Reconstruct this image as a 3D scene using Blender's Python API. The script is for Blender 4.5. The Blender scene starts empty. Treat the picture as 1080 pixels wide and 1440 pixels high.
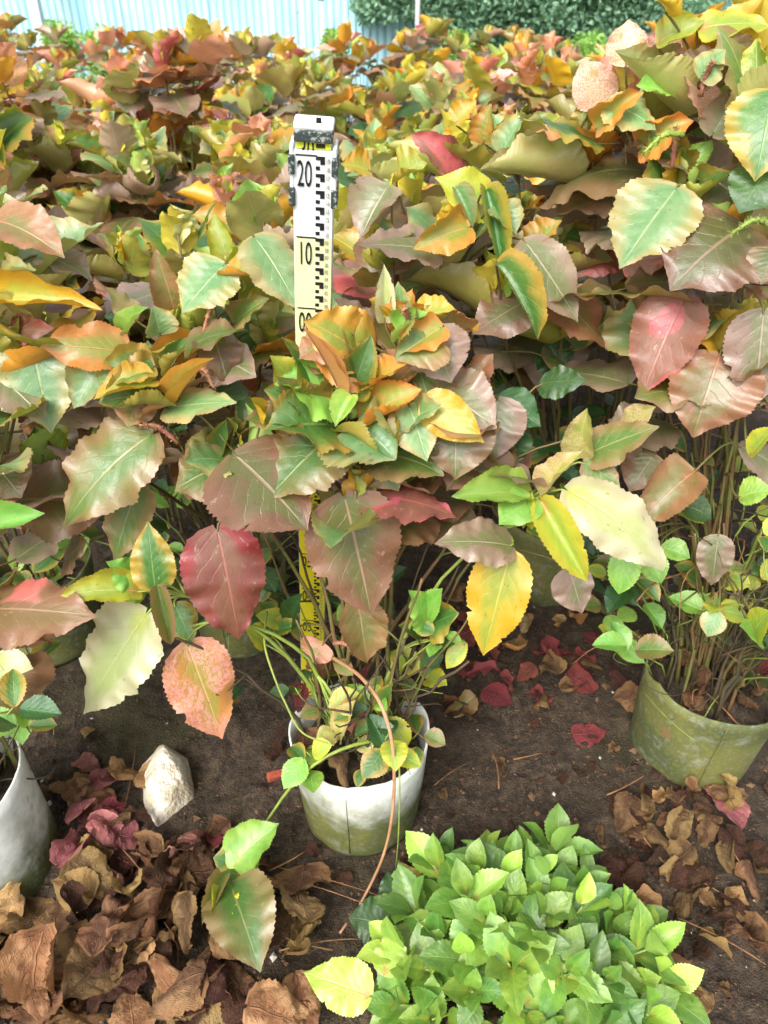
import bpy, math, random
import numpy as np
from mathutils import Vector, Matrix, Quaternion

random.seed(7); RNG = np.random.default_rng(7)
S = bpy.context.scene
COL = S.collection
PI = math.pi
R = math.radians

# ------------------------------------------------------------------ camera
CAM_H, PITCH, FPX = 1.34, R(34.5), 1083.0
cd = bpy.data.cameras.new('camera'); cam = bpy.data.objects.new('camera', cd); COL.objects.link(cam)
cam.location = (0, 0, CAM_H); cam.rotation_euler = (PI/2 - PITCH, 0, 0)
cd.sensor_fit = 'VERTICAL'; cd.sensor_height = 36; cd.sensor_width = 27; cd.lens = 36 * FPX / 1440
cd.clip_start = .02; cd.clip_end = 3000
cd.dof.use_dof = True; cd.dof.focus_distance = 1.15; cd.dof.aperture_fstop = 6.5
S.camera = cam

# ------------------------------------------------------------------ world, sun, exposure
SUN_EL, SUN_AZ = R(47), R(205)          # azimuth clockwise from +Y
w = bpy.data.worlds.new('World'); S.world = w; w.use_nodes = True
nt = w.node_tree; nt.nodes.clear()
sky = nt.nodes.new('ShaderNodeTexSky'); sky.sky_type = 'NISHITA'; sky.sun_disc = False
sky.sun_elevation = SUN_EL; sky.sun_rotation = SUN_AZ; sky.dust_density = 4.0; sky.air_density = 1.0
hs = nt.nodes.new('ShaderNodeHueSaturation'); hs.inputs['Saturation'].default_value = .34
bg = nt.nodes.new('ShaderNodeBackground'); bg.inputs['Strength'].default_value = .13
wo = nt.nodes.new('ShaderNodeOutputWorld')
nt.links.new(sky.outputs[0], hs.inputs['Color']); nt.links.new(hs.outputs[0], bg.inputs[0]); nt.links.new(bg.outputs[0], wo.inputs[0])
ld = bpy.data.lights.new('sun', 'SUN'); sun = bpy.data.objects.new('sun', ld); COL.objects.link(sun)
ld.energy = 1.4; ld.angle = R(25); ld.color = (1, .975, .94)
sd = Vector((math.sin(SUN_AZ)*math.cos(SUN_EL), math.cos(SUN_AZ)*math.cos(SUN_EL), math.sin(SUN_EL)))
sun.rotation_euler = (-sd).to_track_quat('-Z', 'Y').to_euler(); sun.location = (0, 0, 8)
S.view_settings.view_transform = 'Standard'; S.view_settings.look = 'None'
S.view_settings.exposure = 1.3; S.view_settings.gamma = 1
S.cycles.max_bounces = 6; S.cycles.transparent_max_bounces = 4; S.cycles.diffuse_bounces = 3; S.cycles.glossy_bounces = 2; S.cycles.transmission_bounces = 4
S.cycles.use_denoising = True; S.cycles.use_adaptive_sampling = True; S.cycles.adaptive_threshold = .03; S.cycles.volume_bounces = 0

# ------------------------------------------------------------------ geometry helpers
CP, SP = math.cos(PITCH), math.sin(PITCH)
CAM = Vector((0, 0, CAM_H))
def ray(px, py):
    a, b = (px - 540) / FPX, (720 - py) / FPX
    return Vector((a, CP + b * SP, -SP + b * CP))
def atY(px, py, Y): d = ray(px, py); return CAM + d * (Y / d.y)
def atZ(px, py, Z): d = ray(px, py); return CAM + d * ((Z - CAM_H) / d.z)

def link(name, data, parent=None, loc=None):
    o = bpy.data.objects.new(name, data); COL.objects.link(o)
    if parent is not None: o.parent = parent
    if loc is not None: o.location = loc
    return o
def tag(o, label=None, cat=None, group=None, kind=None):
    if label: o['label'] = label
    if cat: o['category'] = cat
    if group: o['group'] = group
    if kind: o['kind'] = kind
    return o
def empty(name, loc, label, cat, group=None):
    o = link(name, None, loc=loc); o.empty_display_size = .05
    return tag(o, label, cat, group)

class MB:
    def __init__(s): s.v = []; s.f = []
    def add(s, vs, fs):
        n = len(s.v); s.v += [tuple(x) for x in vs]; s.f += [tuple(i + n for i in f) for f in fs]
    def box(s, x0, x1, y0, y1, z0, z1):
        s.add([(x0,y0,z0),(x1,y0,z0),(x1,y1,z0),(x0,y1,z0),(x0,y0,z1),(x1,y0,z1),(x1,y1,z1),(x0,y1,z1)],
              [(0,3,2,1),(4,5,6,7),(0,1,5,4),(1,2,6,5),(2,3,7,6),(3,0,4,7)])
    def tube(s, pts, rads, n=5, cap=True):
        pts = [Vector(p) for p in pts]; vs = []; fs = []
        ref = Vector((0.31, .77, .55))
        for i, p in enumerate(pts):
            t = (pts[min(i+1, len(pts)-1)] - pts[max(i-1, 0)])
            t = t.normalized() if t.length > 1e-9 else Vector((0,0,1))
            a = t.cross(ref)
            if a.length < .05: a = t.cross(Vector((1, 0, 0)))
            a.normalize(); b = t.cross(a); r = rads[i] if hasattr(rads, '__len__') else rads
            for k in range(n):
                q = 2*PI*k/n; vs.append(p + a*(math.cos(q)*r) + b*(math.sin(q)*r))
        for i in range(len(pts)-1):
            for k in range(n):
                fs.append((i*n+k, i*n+(k+1)%n, (i+1)*n+(k+1)%n, (i+1)*n+k))
        if cap: fs.append(tuple(reversed(range(n)))); fs.append(tuple((len(pts)-1)*n+k for k in range(n)))
        s.add(vs, fs)
    def mesh(s, name, mat, smooth=True):
        m = bpy.data.meshes.new(name); m.from_pydata(s.v, [], s.f); m.update()
        if smooth: m.polygons.foreach_set('use_smooth', [True]*len(m.polygons))
        if mat is not None: m.materials.append(mat)
        return m
    def build(s, name, mat, parent=None, smooth=True, loc=None):
        return link(name, s.mesh(name, mat, smooth), parent, loc)

def bez(p0, p1, p2, p3, n):
    out = []
    for i in range(n+1):
        t = i/n; u = 1-t
        out.append(p0*(u*u*u) + p1*(3*u*u*t) + p2*(3*u*t*t) + p3*(t*t*t))
    return out

_perm = RNG.random((4096,))
def vnoise(x, y, seed=0):
    x = np.asarray(x, float); y = np.asarray(y, float)
    xi = np.floor(x).astype(int); yi = np.floor(y).astype(int); fx = x-xi; fy = y-yi
    fx = fx*fx*(3-2*fx); fy = fy*fy*(3-2*fy)
    def h(a, b): return _perm[(a*374761 + b*668265 + seed*9176 + (a*b)*31) % 4096]
    return (h(xi,yi)*(1-fx)+h(xi+1,yi)*fx)*(1-fy) + (h(xi,yi+1)*(1-fx)+h(xi+1,yi+1)*fx)*fy - .5
def fbm(x, y, o=4, seed=0):
    r = 0; a = 1.
    for k in range(o): r = r + a*vnoise(x*2**k, y*2**k, seed+k); a *= .5
    return r

# ------------------------------------------------------------------ materials
def lin(r, g, b):
    f = lambda c: ((c/255+.055)/1.055)**2.4 if c > 10 else c/255/12.92
    return (f(r), f(g), f(b), 1)
class NB:
    def __init__(s, name):
        s.m = bpy.data.materials.new(name); s.m.use_nodes = True; s.t = s.m.node_tree; s.t.nodes.clear()
        s.out = s.n('ShaderNodeOutputMaterial')
    def n(s, ty, **kw):
        x = s.t.nodes.new(ty)
        for k, v in kw.items(): setattr(x, k, v)
        return x
    def set(s, sock, v):
        if hasattr(v, 'is_output'): s.t.links.new(v, sock)
        elif v is not None: sock.default_value = v
    def math(s, op, a, b=None, c=None, clamp=False):
        x = s.n('ShaderNodeMath', operation=op, use_clamp=clamp)
        for i, v in enumerate((a, b, c)):
            if v is not None: s.set(x.inputs[i], v)
        return x.outputs[0]
    def mix(s, f, a, b, blend='MIX'):
        x = s.n('ShaderNodeMix', data_type='RGBA', blend_type=blend)
        s.set(x.inputs[0], f); s.set(x.inputs[6], a); s.set(x.inputs[7], b); return x.outputs[2]
    def step(s, v, a, b):
        x = s.n('ShaderNodeMapRange', interpolation_type='SMOOTHSTEP')
        s.set(x.inputs[0], v); x.inputs[1].default_value = a; x.inputs[2].default_value = b; return x.outputs[0]
    def noise(s, vec, scale, detail=3, rough=.55):
        x = s.n('ShaderNodeTexNoise'); s.set(x.inputs['Vector'], vec)
        x.inputs['Scale'].default_value = scale; x.inputs['Detail'].default_value = detail; x.inputs['Roughness'].default_value = rough
        return x.outputs[0]
    def prin(s, col, rough=.5, spec=.5, normal=None, metal=0):
        x = s.n('ShaderNodeBsdfPrincipled'); s.set(x.inputs['Base Color'], col); s.set(x.inputs['Roughness'], rough)
        x.inputs['Specular IOR Level'].default_value = spec; x.inputs['Metallic'].default_value = metal
        if normal is not None: s.t.links.new(normal, x.inputs['Normal'])
        return x.outputs[0]
    def bump(s, h, strength=.3, dist=.01):
        x = s.n('ShaderNodeBump'); x.inputs['Strength'].default_value = strength; x.inputs['Distance'].default_value = dist
        s.t.links.new(h, x.inputs['Height']); return x.outputs[0]
    def end(s, sh): s.t.links.new(sh, s.out.inputs[0]); return s.m

def leaf_mat(name, base, alt, edge, back, vein, edge_amt=.5, mottle=None, mamt=(.52, .62), mfine=.45, trans=.27, rough=.37, base_tint=None, tcol=None, spec=.95, vein_amt=.55, rugged=0):
    b = NB(name)
    uv = b.n('ShaderNodeUVMap').outputs[0]
    sp = b.n('ShaderNodeSeparateXYZ'); b.set(sp.inputs[0], uv); ux, v = sp.outputs[0], sp.outputs[1]
    u = b.math('ABSOLUTE', b.math('MULTIPLY_ADD', ux, 2., -1.))
    oi = b.n('ShaderNodeObjectInfo'); rnd = oi.outputs['Random']
    off = b.n('ShaderNodeVectorMath', operation='MULTIPLY_ADD')
    cmb = b.n('ShaderNodeCombineXYZ')
    for i in range(3): b.set(cmb.inputs[i], b.math('MULTIPLY', rnd, (37., 71., 53.)[i]))
    b.set(off.inputs[0], uv); off.inputs[1].default_value = (1, 1, 1); b.set(off.inputs[2], cmb.outputs[0]); P = off.outputs[0]
    n1 = b.noise(P, 2.6, 2); n2 = b.noise(P, 9, 3)
    core = b.step(b.math('ADD', b.math('MULTIPLY', n1, 1.5), b.math('MULTIPLY_ADD', b.math('ADD', u, b.math('MULTIPLY', v, .35)), -.55, .25)), .48, .86)
    c = b.mix(core, lin(*base), lin(*alt))
    em = b.math('MULTIPLY', b.step(b.math('ADD', b.math('MULTIPLY_ADD', n2, .45, u), b.math('MULTIPLY', n1, 1.1)), 1.1, 1.75), edge_amt)
    c = b.mix(em, c, lin(*edge))
    if base_tint:
        r2 = b.math('ADD', b.math('MULTIPLY', u, .9), b.math('MULTIPLY', v, 2.2))
        c = b.mix(b.math('MULTIPLY', b.math('SUBTRACT', 1., b.step(r2, .15, .75)), .75), c, lin(*base_tint))
    if mottle:
        n3 = b.noise(P, 1.7, 1); n4 = b.noise(P, 34, 4, .75)
        mk = b.math('MULTIPLY', b.step(n3, *mamt), b.step(n4, mfine-.06, mfine+.07))
        c = b.mix(mk, c, lin(*mottle))
    # veins
    ph = b.math('ADD', b.math('MULTIPLY', b.math('MULTIPLY_ADD', u, -.36, v), 6.6), b.math('MULTIPLY', n2, .55))
    tri = b.math('PINGPONG', ph, .5)
    lat = b.math('MULTIPLY', b.math('SUBTRACT', 1., b.step(tri, .0, .04)), b.math('SUBTRACT', 1., b.step(u, .5, 1.)))
    mid = b.math('SUBTRACT', 1., b.step(u, .012, .045))
    ph2 = b.math('PINGPONG', b.math('MULTIPLY', b.math('MULTIPLY_ADD', u, .55, v), 31.), .5)
    fine = b.math('MULTIPLY', b.math('SUBTRACT', 1., b.step(ph2, .0, .2)), .16)
    vm = b.math('MAXIMUM', b.math('MAXIMUM', b.math('MULTIPLY', lat, .65), mid), fine)
    c = b.mix(b.math('MULTIPLY', vm, vein_amt), c, lin(*vein))
    # small spots of wear
    sn = b.noise(P, 13, 3, .65); c = b.mix(b.math('MULTIPLY', b.step(sn, .64, .7), .55), c, lin(88, 60, 40)); c = b.mix(b.math('MULTIPLY', b.step(sn, .36, .3), .35), c, lin(190, 176, 150))
    geo = b.n('ShaderNodeNewGeometry')
    bk = b.mix(b.step(n1, .35, .65), lin(*back), b.mix(.5, lin(*back), lin(*edge)))
    bk = b.mix(b.math('MULTIPLY', vm, vein_amt), bk, lin(*vein))
    cc = b.mix(geo.outputs['Backfacing'], c, bk)
    hv = b.n('ShaderNodeHueSaturation'); b.set(hv.inputs['Color'], cc)
    b.set(hv.inputs['Hue'], b.math('MULTIPLY_ADD', rnd, .035, .4825))
    r3 = b.math('FRACT', b.math('MULTIPLY', rnd, 7.31))
    b.set(hv.inputs['Value'], b.math('MULTIPLY_ADD', r3, .4, .8)); cc = hv.outputs[0]
    hgt = b.math('ADD', b.math('MULTIPLY', vm, -.6), b.math('ADD', b.math('MULTIPLY', b.math('COSINE', b.math('MULTIPLY', ph, 2*PI)), -.10), b.math('MULTIPLY', b.noise(P, 30, 3), .55)))
    if rugged: hgt = b.math('ADD', hgt, b.math('ADD', b.math('MULTIPLY', b.noise(P, 9, 5, .7), 2.6), b.math('MULTIPLY', vm, 1.6)))
    nm = b.bump(hgt, 1. if rugged else .5, .0035 if rugged else .0016)
    rg = b.math('MULTIPLY_ADD', n2, .26, rough-.1)
    sh = b.prin(cc, rg, spec, nm)
    tr = b.n('ShaderNodeBsdfTranslucent'); b.set(tr.inputs['Color'], b.mix(.5, cc, lin(*(tcol or back))))
    mx = b.n('ShaderNodeMixShader'); mx.inputs[0].default_value = trans
    b.t.links.new(sh, mx.inputs[1]); b.t.links.new(tr.outputs[0], mx.inputs[2])
    return b.end(mx.outputs[0])

LM = {}
def LMa(k, *a, **kw): LM[k] = leaf_mat('leaf_' + k, *a, **kw)
#            base            alt             edge            back            vein
LMa('bronze', (118,88,60),   (90,98,48),   (142,108,78),   (168,130,92),   (182,152,122), tcol=(186,142,74), rough=.34)
LMa('mauve',  (140,118,98), (108,116,68),   (162,136,114),  (174,146,120),  (194,172,152), rough=.33, tcol=(186,156,116))
LMa('olive',  (118,120,60),  (82,118,48),    (150,120,82),   (152,144,70),   (176,160,100), edge_amt=.9, tcol=(190,160,40))
LMa('green',  (78,122,50),   (62,112,44),    (186,150,58),   (152,160,66),   (142,170,96), edge_amt=.85, tcol=(150,180,40))
LMa('dkgreen',(42,82,36),    (56,94,42),     (70,104,46),    (96,124,66),    (100,138,82), edge_amt=.3, tcol=(100,150,40))
LMa('lightgreen',(116,168,62),(134,182,76),  (168,196,84),   (170,194,104),  (186,206,130), base_tint=(178,190,70), tcol=(170,210,60), vein_amt=.3)
LMa('palegreen',(132,162,106),(102,146,84),   (184,158,100),   (172,172,98),   (184,194,140), edge_amt=.8, tcol=(190,200,90), rough=.34)
LMa('lime',   (166,178,52),  (140,168,60),   (206,186,60),   (206,190,70),   (204,206,120), base_tint=(196,140,60), tcol=(215,215,50))
LMa('yellow', (200,158,38),  (158,162,54),   (206,150,44),   (212,160,36),   (226,196,96), tcol=(240,190,20))
LMa('orange', (198,142,54),  (142,152,56),   (216,140,58),   (212,146,44),   (222,164,96), tcol=(228,176,50))
LMa('copper', (150,106,66),  (118,116,60),   (172,130,96),   (194,132,76),   (200,152,112), base_tint=(160,96,64), tcol=(205,138,66))
LMa('red',    (120,70,50),   (124,90,60),    (126,78,56),    (178,94,70),    (182,112,92), mottle=(146,54,38), mamt=(.5,.72), mfine=.3, tcol=(195,110,60))
LMa('pinkred',(128,92,70),   (138,92,70),    (158,100,84),    (196,110,88),   (196,120,110), mottle=(192,92,94), mamt=(.52,.57), mfine=.38, tcol=(210,100,85))
LMa('bronzepink',(140,98,76), (128,104,70),  (160,112,86),   (196,122,72),   (190,140,118), mottle=(214,104,110), mamt=(.55,.6), mfine=.4, tcol=(215,120,70))
LMa('pinkmottle',(194,134,92),(186,146,80),  (222,162,130),  (206,146,112),  (226,176,150), mottle=(244,202,190), mamt=(.26,.38), mfine=.5, tcol=(240,165,120))
LMa('pinkorange',(186,130,60),(156,144,58),  (208,148,104),  (200,138,84),   (224,170,130), mottle=(232,160,148), mamt=(.44,.52), mfine=.5, tcol=(240,150,70))
LMa('cream',  (188,188,146), (166,178,112),  (196,180,142),  (196,192,136),  (196,196,140), base_tint=(176,180,70), tcol=(225,220,140), vein_amt=.25)
LMa('varieg', (150,160,66),  (170,176,84),   (216,176,140),  (200,190,110),  (206,200,130), mottle=(222,196,140), mamt=(.4,.5), mfine=.5, tcol=(220,210,80))
LMa('sprout', (98,140,52),   (120,156,54),   (144,172,70),   (146,180,90),   (156,192,110), base_tint=(176,166,60), tcol=(150,210,50), vein_amt=.3, trans=.2, rough=.33)
LMa('sprout_d',(74,116,46),   (92,130,48),   (114,146,60),   (130,160,86),   (140,176,106), base_tint=(140,150,60), tcol=(130,190,50), vein_amt=.4, trans=.18, rough=.33)
LMa('spr_lt', (150,190,66),  (164,200,78),   (180,206,90),   (176,200,100),  (190,212,120), base_tint=(190,130,60), tcol=(190,225,50), vein_amt=.3, trans=.2, rough=.33)
LMa('dry',    (152,120,82),   (104,76,52),    (152,112,68),   (116,84,56),    (150,114,78), trans=.1, rough=.62, spec=.3, tcol=(150,90,40), rugged=1)
LMa('drytan', (192,154,104),  (146,108,68),   (186,144,92),   (160,120,78),   (186,146,100), trans=.12, rough=.6, spec=.3, tcol=(190,130,60), rugged=1)
LMa('drydark',(76,50,36),    (92,62,46),     (90,62,44),     (82,58,44),     (104,76,58), trans=.06, rough=.65, spec=.25, tcol=(90,60,40), rugged=1)
LMa('dryred', (142,66,62),   (120,58,56),    (160,84,74),    (150,84,76),    (176,110,98), trans=.12, rough=.55, spec=.3, tcol=(190,70,60), rugged=1)
LMa('drypink',(176,112,104), (160,96,92),    (186,130,116),  (180,124,110),  (198,150,136), trans=.12, rough=.55, spec=.3, tcol=(200,110,90), rugged=1)

def simple(name, c1, c2, scale=8, rough=.7, bump=.2, spec=.3, dist=.004):
    b = NB(name); co = b.n('ShaderNodeTexCoord').outputs['Object']; n = b.noise(co, scale, 5, .6)
    return b.end(b.prin(b.mix(b.step(n, .35, .65), lin(*c1), lin(*c2)), rough, spec, b.bump(b.noise(co, scale*4, 4), bump, dist)))
M_STEM = simple('stem_bark', (84,70,54), (66,62,42), 14, .8)
M_STEMG = simple('stem_green', (98,102,54), (110,84,58), 18, .5)
M_VINE = simple('vine_skin', (188,142,110), (160,120,84), 22, .6)
M_VINEG = simple('vine_green', (140,160,70), (120,134,66), 22, .5)
M_TWIG = simple('twig_bark', (150,108,70), (112,78,54), 40, .8)
M_TRUNK = simple('trunk_bark', (92,78,62), (70,60,48), 20, .9, .6)
M_CATKIN = simple('catkin', (150,96,84), (176,130,90), 60, .8, .6)
def soil_mat():
    b = NB('soil'); co = b.n('ShaderNodeTexCoord').outputs['Object']
    n1 = b.noise(co, 5, 6, .65); n2 = b.noise(co, 60, 5, .7); n3 = b.noise(co, 2.2, 3); n4 = b.noise(co, 240, 3, .6)
    c = b.mix(b.step(n2, .35, .7), lin(54,45,36), lin(100,84,66))
    c = b.mix(b.math('MULTIPLY', b.step(n1, .45, .62), .7), c, lin(62,50,39))
    c = b.mix(b.math('MULTIPLY', b.step(n3, .52, .66), .55), c, lin(74,74,40))
    c = b.mix(b.math('MULTIPLY', b.step(n4, .66, .72), .6), c, lin(150,138,112))
    h = b.math('ADD', b.math('MULTIPLY', n2, .8), b.math('ADD', n1, b.math('MULTIPLY', n4, .35)))
    return b.end(b.prin(c, b.math('MULTIPLY_ADD', n1, .5, .5), .35, b.bump(h, 1., .016)))
M_SOIL = soil_mat()

# ------------------------------------------------------------------ leaf meshes
WT = np.array([0,.03,.08,.17,.28,.40,.52,.64,.75,.84,.91,.96,1.]); WW = np.array([.03,.24,.355,.445,.48,.478,.44,.37,.275,.175,.085,.035,.004])
WT2 = np.array([0,.06,.15,.28,.42,.56,.7,.82,.92,1.]); WW2 = np.array([.02,.17,.30,.40,.43,.40,.32,.21,.09,.004])
def leaf_mesh(name, rows=44, cols=8, fold=.1, cl=.2, cr=.2, bend=.4, twist=0, ripple=.02, rfreq=14, serr=.026, seed=0, outline=0, crump=0, bpow=1.0, quilt=.0025, norm=True, cexp=1.6):
    rg = np.random.default_rng(seed)
    wt, ww = ((WT, WW), (WT2, WW2))[outline]
    t = np.linspace(0, 1, rows+1); hw = np.interp(t, wt, ww)
    s = np.linspace(-1, 1, cols+1)
    ph1, ph2 = rg.random(2)*6.28
    # length axis
    phi = bend * t**bpow
    dl = 1/rows
    yy = np.concatenate([[0], np.cumsum(np.cos((phi[1:]+phi[:-1])/2))*dl]); zz = np.concatenate([[0], -np.cumsum(np.sin((phi[1:]+phi[:-1])/2))*dl])
    V = np.zeros((rows+1, cols+1, 3)); UV = np.zeros((rows+1, cols+1, 2))
    sub = 12
    for i in range(rows+1):
        tt = t[i]; h = hw[i]
        env = math.sin(PI*min(1, max(0, tt)))**.6 if 0 < tt < 1 else 0
        for side in (-1, 1):
            cu = cl if side < 0 else cr
            js = [j for j in range(cols+1) if s[j]*side > 1e-6]
            js.sort(key=lambda j: abs(s[j]))
            x = z = 0.; prev = 0.
            for j in js:
                a1 = abs(s[j]); 
                for q in range(sub):
                    am = prev + (a1-prev)*(q+.5)/sub
                    th = fold + cu*(am**cexp)*env
                    x += math.cos(th)*h*(a1-prev)/sub; z += math.sin(th)*h*(a1-prev)/sub
                prev = a1
                V[i, j] = (x*side, 0, z)
        for j in range(cols+1):
            a = abs(s[j]); x, _, z = V[i, j]
            z += ripple*math.sin(rfreq*tt + ph1 + (2.1 if s[j] > 0 else 0))*a*a*env + ripple*.7*math.sin(rfreq*2.3*tt + ph2 + s[j]*2)*a**3*env
            z += quilt*math.cos(2*PI*8*(tt-.34*a))*a*(1-a)*4
            dy = -.055*a*a*(1-tt)**5 + (.012*a if True else 0)
            if cols >= 6 and j in (0, cols) and serr > 0 and 0 < i < rows-1:
                k = (1 if i % 2 else -1)*serr*(.6+.5*rg.random())*min(1, h*4)
                x += k*.5*(1 if s[j] > 0 else -1); dy += -.1*k
            ct, st = math.cos(twist*tt), math.sin(twist*tt)
            x, z = x*ct - z*st, x*st + z*ct
            cphi, sphi = math.cos(phi[i]), math.sin(phi[i])
            V[i, j] = (x, yy[i] + dy*cphi + z*sphi, zz[i] - dy*sphi + z*cphi)
            UV[i, j] = (s[j]*.5+.5, tt)
    asym = rg.uniform(.88, 1.12); V[:, cols//2+1:, 0] *= asym; V[:, :cols//2, 0] /= asym
    if cols >= 8 and not crump:
        for _ in range(int(rg.integers(0, 3))):
            i0 = rg.uniform(.15, .85)*rows; wd_ = rg.uniform(.6, 1.8); sd_b = rg.integers(0, 2); dp = rg.uniform(.1, .28)
            for i in range(rows+1):
                k = max(0, 1-abs(i-i0)/wd_)**.5*dp
                if k > 0:
                    for c_, f_ in ((0, 1.), (1, .45)):
                        j = c_ if sd_b else cols-c_; mid_ = V[i, cols//2]; V[i, j] = V[i, j] + (mid_-V[i, j])*k*f_
    if crump:
        X, Y = V[..., 0], V[..., 1]
        for k, am in ((3.2, 1.), (7., .55), (15., .3)):
            o = rg.random(6)*50
            V[..., 2] += crump*am*2*np.abs(vnoise(X*k+o[0], Y*k+o[1], seed)) - crump*am*.35
            V[..., 0] += crump*am*1.1*vnoise(X*k+o[2], Y*k+o[3], seed+3); V[..., 1] += crump*am*.9*vnoise(X*k+o[4], Y*k+o[5], seed+5)
    V = V.reshape(-1, 3)
    if norm:
        tip = V[rows*(cols+1)+cols//2]; L = math.hypot(tip[1], tip[2]); a = -math.atan2(tip[2], tip[1])
        c_, s_ = math.cos(a), math.sin(a)
        y = V[:, 1]*c_ - V[:, 2]*s_; z = V[:, 1]*s_ + V[:, 2]*c_
        V[:, 1], V[:, 2] = y/L, z/L; V[:, 0] /= .94*1.0
    fs = []
    for i in range(rows):
        for j in range(cols):
            a = i*(cols+1)+j; fs.append((a, a+1, a+cols+2, a+cols+1))
    m = bpy.data.meshes.new(name); m.from_pydata(V.tolist(), [], fs); m.update()
    m.polygons.foreach_set('use_smooth', [True]*len(m.polygons))
    ul = m.uv_layers.new(name='UVMap'); UVf = UV.reshape(-1, 2)
    idx = np.zeros(len(m.loops), int); m.loops.foreach_get('vertex_index', idx)
    ul.data.foreach_set('uv', UVf[idx].ravel().astype(np.float32))
    m.materials.append(LM['bronze'])
    return m
VAR = {}; VARLO = {}
def variants(key, n, fn, lo=True):
    VAR[key] = [leaf_mesh('leaf_' + key, seed=101*k+len(key)*7, **fn(k)) for k in range(n)]
    if lo: VARLO[key] = [leaf_mesh('leaf_far_' + key, seed=101*k+len(key)*7, **{**fn(k), 'rows': 14, 'cols': 6, 'serr': .04}) for k in range(n)]
U = random.uniform
variants('flat', 6, lambda k: dict(fold=U(.02,.25), cl=U(-.7,.5), cr=U(-.7,.5), bend=U(.2,.7), twist=U(-.35,.35), ripple=U(.03,.055), rfreq=U(9,16)))
variants('droop', 5, lambda k: dict(fold=U(.0,.25), cl=U(-.6,.2), cr=U(-.6,.2), bend=U(.8,1.35), twist=U(-.4,.4), ripple=U(.03,.06), rfreq=U(9,15)))
variants('cup', 6, lambda k: dict(fold=U(.1,.35), cl=U(.6,1.7), cr=U(.6,1.7), bend=U(.1,.9), twist=U(-.6,.6), ripple=U(.03,.06), rfreq=U(9,15)))
variants('roll', 6, lambda k: dict(fold=U(.2,.4), cexp=1.0, cl=(U(1.9,2.7) if k % 2 else U(-.4,.5)), cr=(U(-.4,.5) if k % 2 else U(1.9,2.7)), bend=U(.2,1.0), twist=U(-.8,.8), ripple=U(.03,.06), rfreq=U(9,15)))
variants('ring', 5, lambda k: dict(fold=U(.1,.3), cexp=1.0, cl=U(1.6,2.6), cr=U(1.6,2.6), bend=U(-.2,.9), twist=U(-.5,.5), ripple=U(.02,.04), rfreq=U(9,15)))
variants('fold', 4, lambda k: dict(fold=U(.8,1.15), cl=U(-.3,.3), cr=U(-.3,.3), bend=U(.3,.9), twist=U(-.3,.3), ripple=U(.02,.05), rfreq=U(9,15)))
variants('wave', 4, lambda k: dict(fold=U(-.1,.1), cl=U(-.9,.9), cr=U(-.9,.9), bend=U(.3,.8), twist=U(-.9,.9), ripple=U(.05,.08), rfreq=U(7,11)))
variants('spr', 6, lambda k: dict(rows=26, cols=6, outline=1, serr=.045, fold=U(.1,.45), cl=U(-.2,.4), cr=U(-.2,.4), bend=U(.1,.8), twist=U(-.3,.3), ripple=U(.01,.02), rfreq=U(9,15)), lo=False)
variants('dry', 10, lambda k: dict(rows=34, cols=16, cexp=1.1, fold=U(-.3,.4), cl=random.choice((-1, 1))*U(.8,2.7), cr=random.choice((-1, 1))*U(.8,2.7), bend=random.choice((-1, 1))*U(.4,1.9), twist=U(-1.5,1.5), ripple=U(.04,.09), rfreq=U(7,12), crump=U(.07,.115), norm=False, serr=.03, quilt=.012), lo=False)
variants('dryflat', 4, lambda k: dict(rows=22, cols=10, fold=U(-.1,.2), cl=U(-.6,.8), cr=U(-.6,.8), bend=U(-.4,.5), twist=U(-.4,.4), ripple=U(.03,.06), rfreq=U(7,12), crump=U(.035,.06), norm=False, serr=.03, quilt=.009), lo=False)

_cache = {}
def leaf_obj(parent, mesh, mat, M, name='leaf'):
    key = (mesh.name, mat, name)
    o = _cache.get(key)
    if o is None:
        o = bpy.data.objects.new(name, mesh); o.material_slots[0].link = 'OBJECT'; o.material_slots[0].material = LM[mat]; _cache[key] = o
    else: o = o.copy(); 
    COL.objects.link(o); o.parent = parent
    o.matrix_basis = M
    return o
def frame(base, y, n, wid, L, hz=None):
    y = y.normalized(); n = n - y*n.dot(y)
    if n.length < 1e-4: n = Vector((0, -1, .3)) - y*Vector((0, -1, .3)).dot(y)
    n.normalize(); x = y.cross(n)
    hz = hz or (wid+L)/2
    return Matrix(((x.x*wid, y.x*L, n.x*hz, base.x), (x.y*wid, y.y*L, n.y*hz, base.y), (x.z*wid, y.z*L, n.z*hz, base.z), (0, 0, 0, 1)))

# ------------------------------------------------------------------ ground
def axis(lo, hi, flo, fhi, fine, g=1.35):
    a = list(np.arange(flo, fhi, fine)); st = fine; x = a[-1]
    while x < hi: st *= g; x += st; a.append(min(x, hi))
    st = fine; x = a[0]; pre = []
    while x > lo: st *= g; x -= st; pre.append(max(x, lo))
    return np.array(pre[::-1] + a)
gx = axis(-1200, 1200, -1.0, 1.0, .008); gy = axis(-1200, 1200, .25, 2.0, .008)
def gz(x, y):
    return .036*fbm(x*5, y*5, 4, 3) + .020*np.maximum(fbm(x*26, y*26, 4, 9), -.25)
GX, GY = np.meshgrid(gx, gy); fade = np.clip(1.5 - np.hypot(GX, GY-1)/6, 0, 1)
GZ = gz(GX, GY)*fade
m = bpy.data.meshes.new('ground')
nx, ny = len(gx), len(gy); I = np.arange(nx*ny).reshape(ny, nx)
m.from_pydata(np.stack([GX, GY, GZ], -1).reshape(-1, 3).tolist(), [], np.stack([I[:-1,:-1], I[:-1,1:], I[1:,1:], I[1:,:-1]], -1).reshape(-1, 4).tolist())
m.update(); m.polygons.foreach_set('use_smooth', [True]*len(m.polygons)); m.materials.append(M_SOIL)
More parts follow.
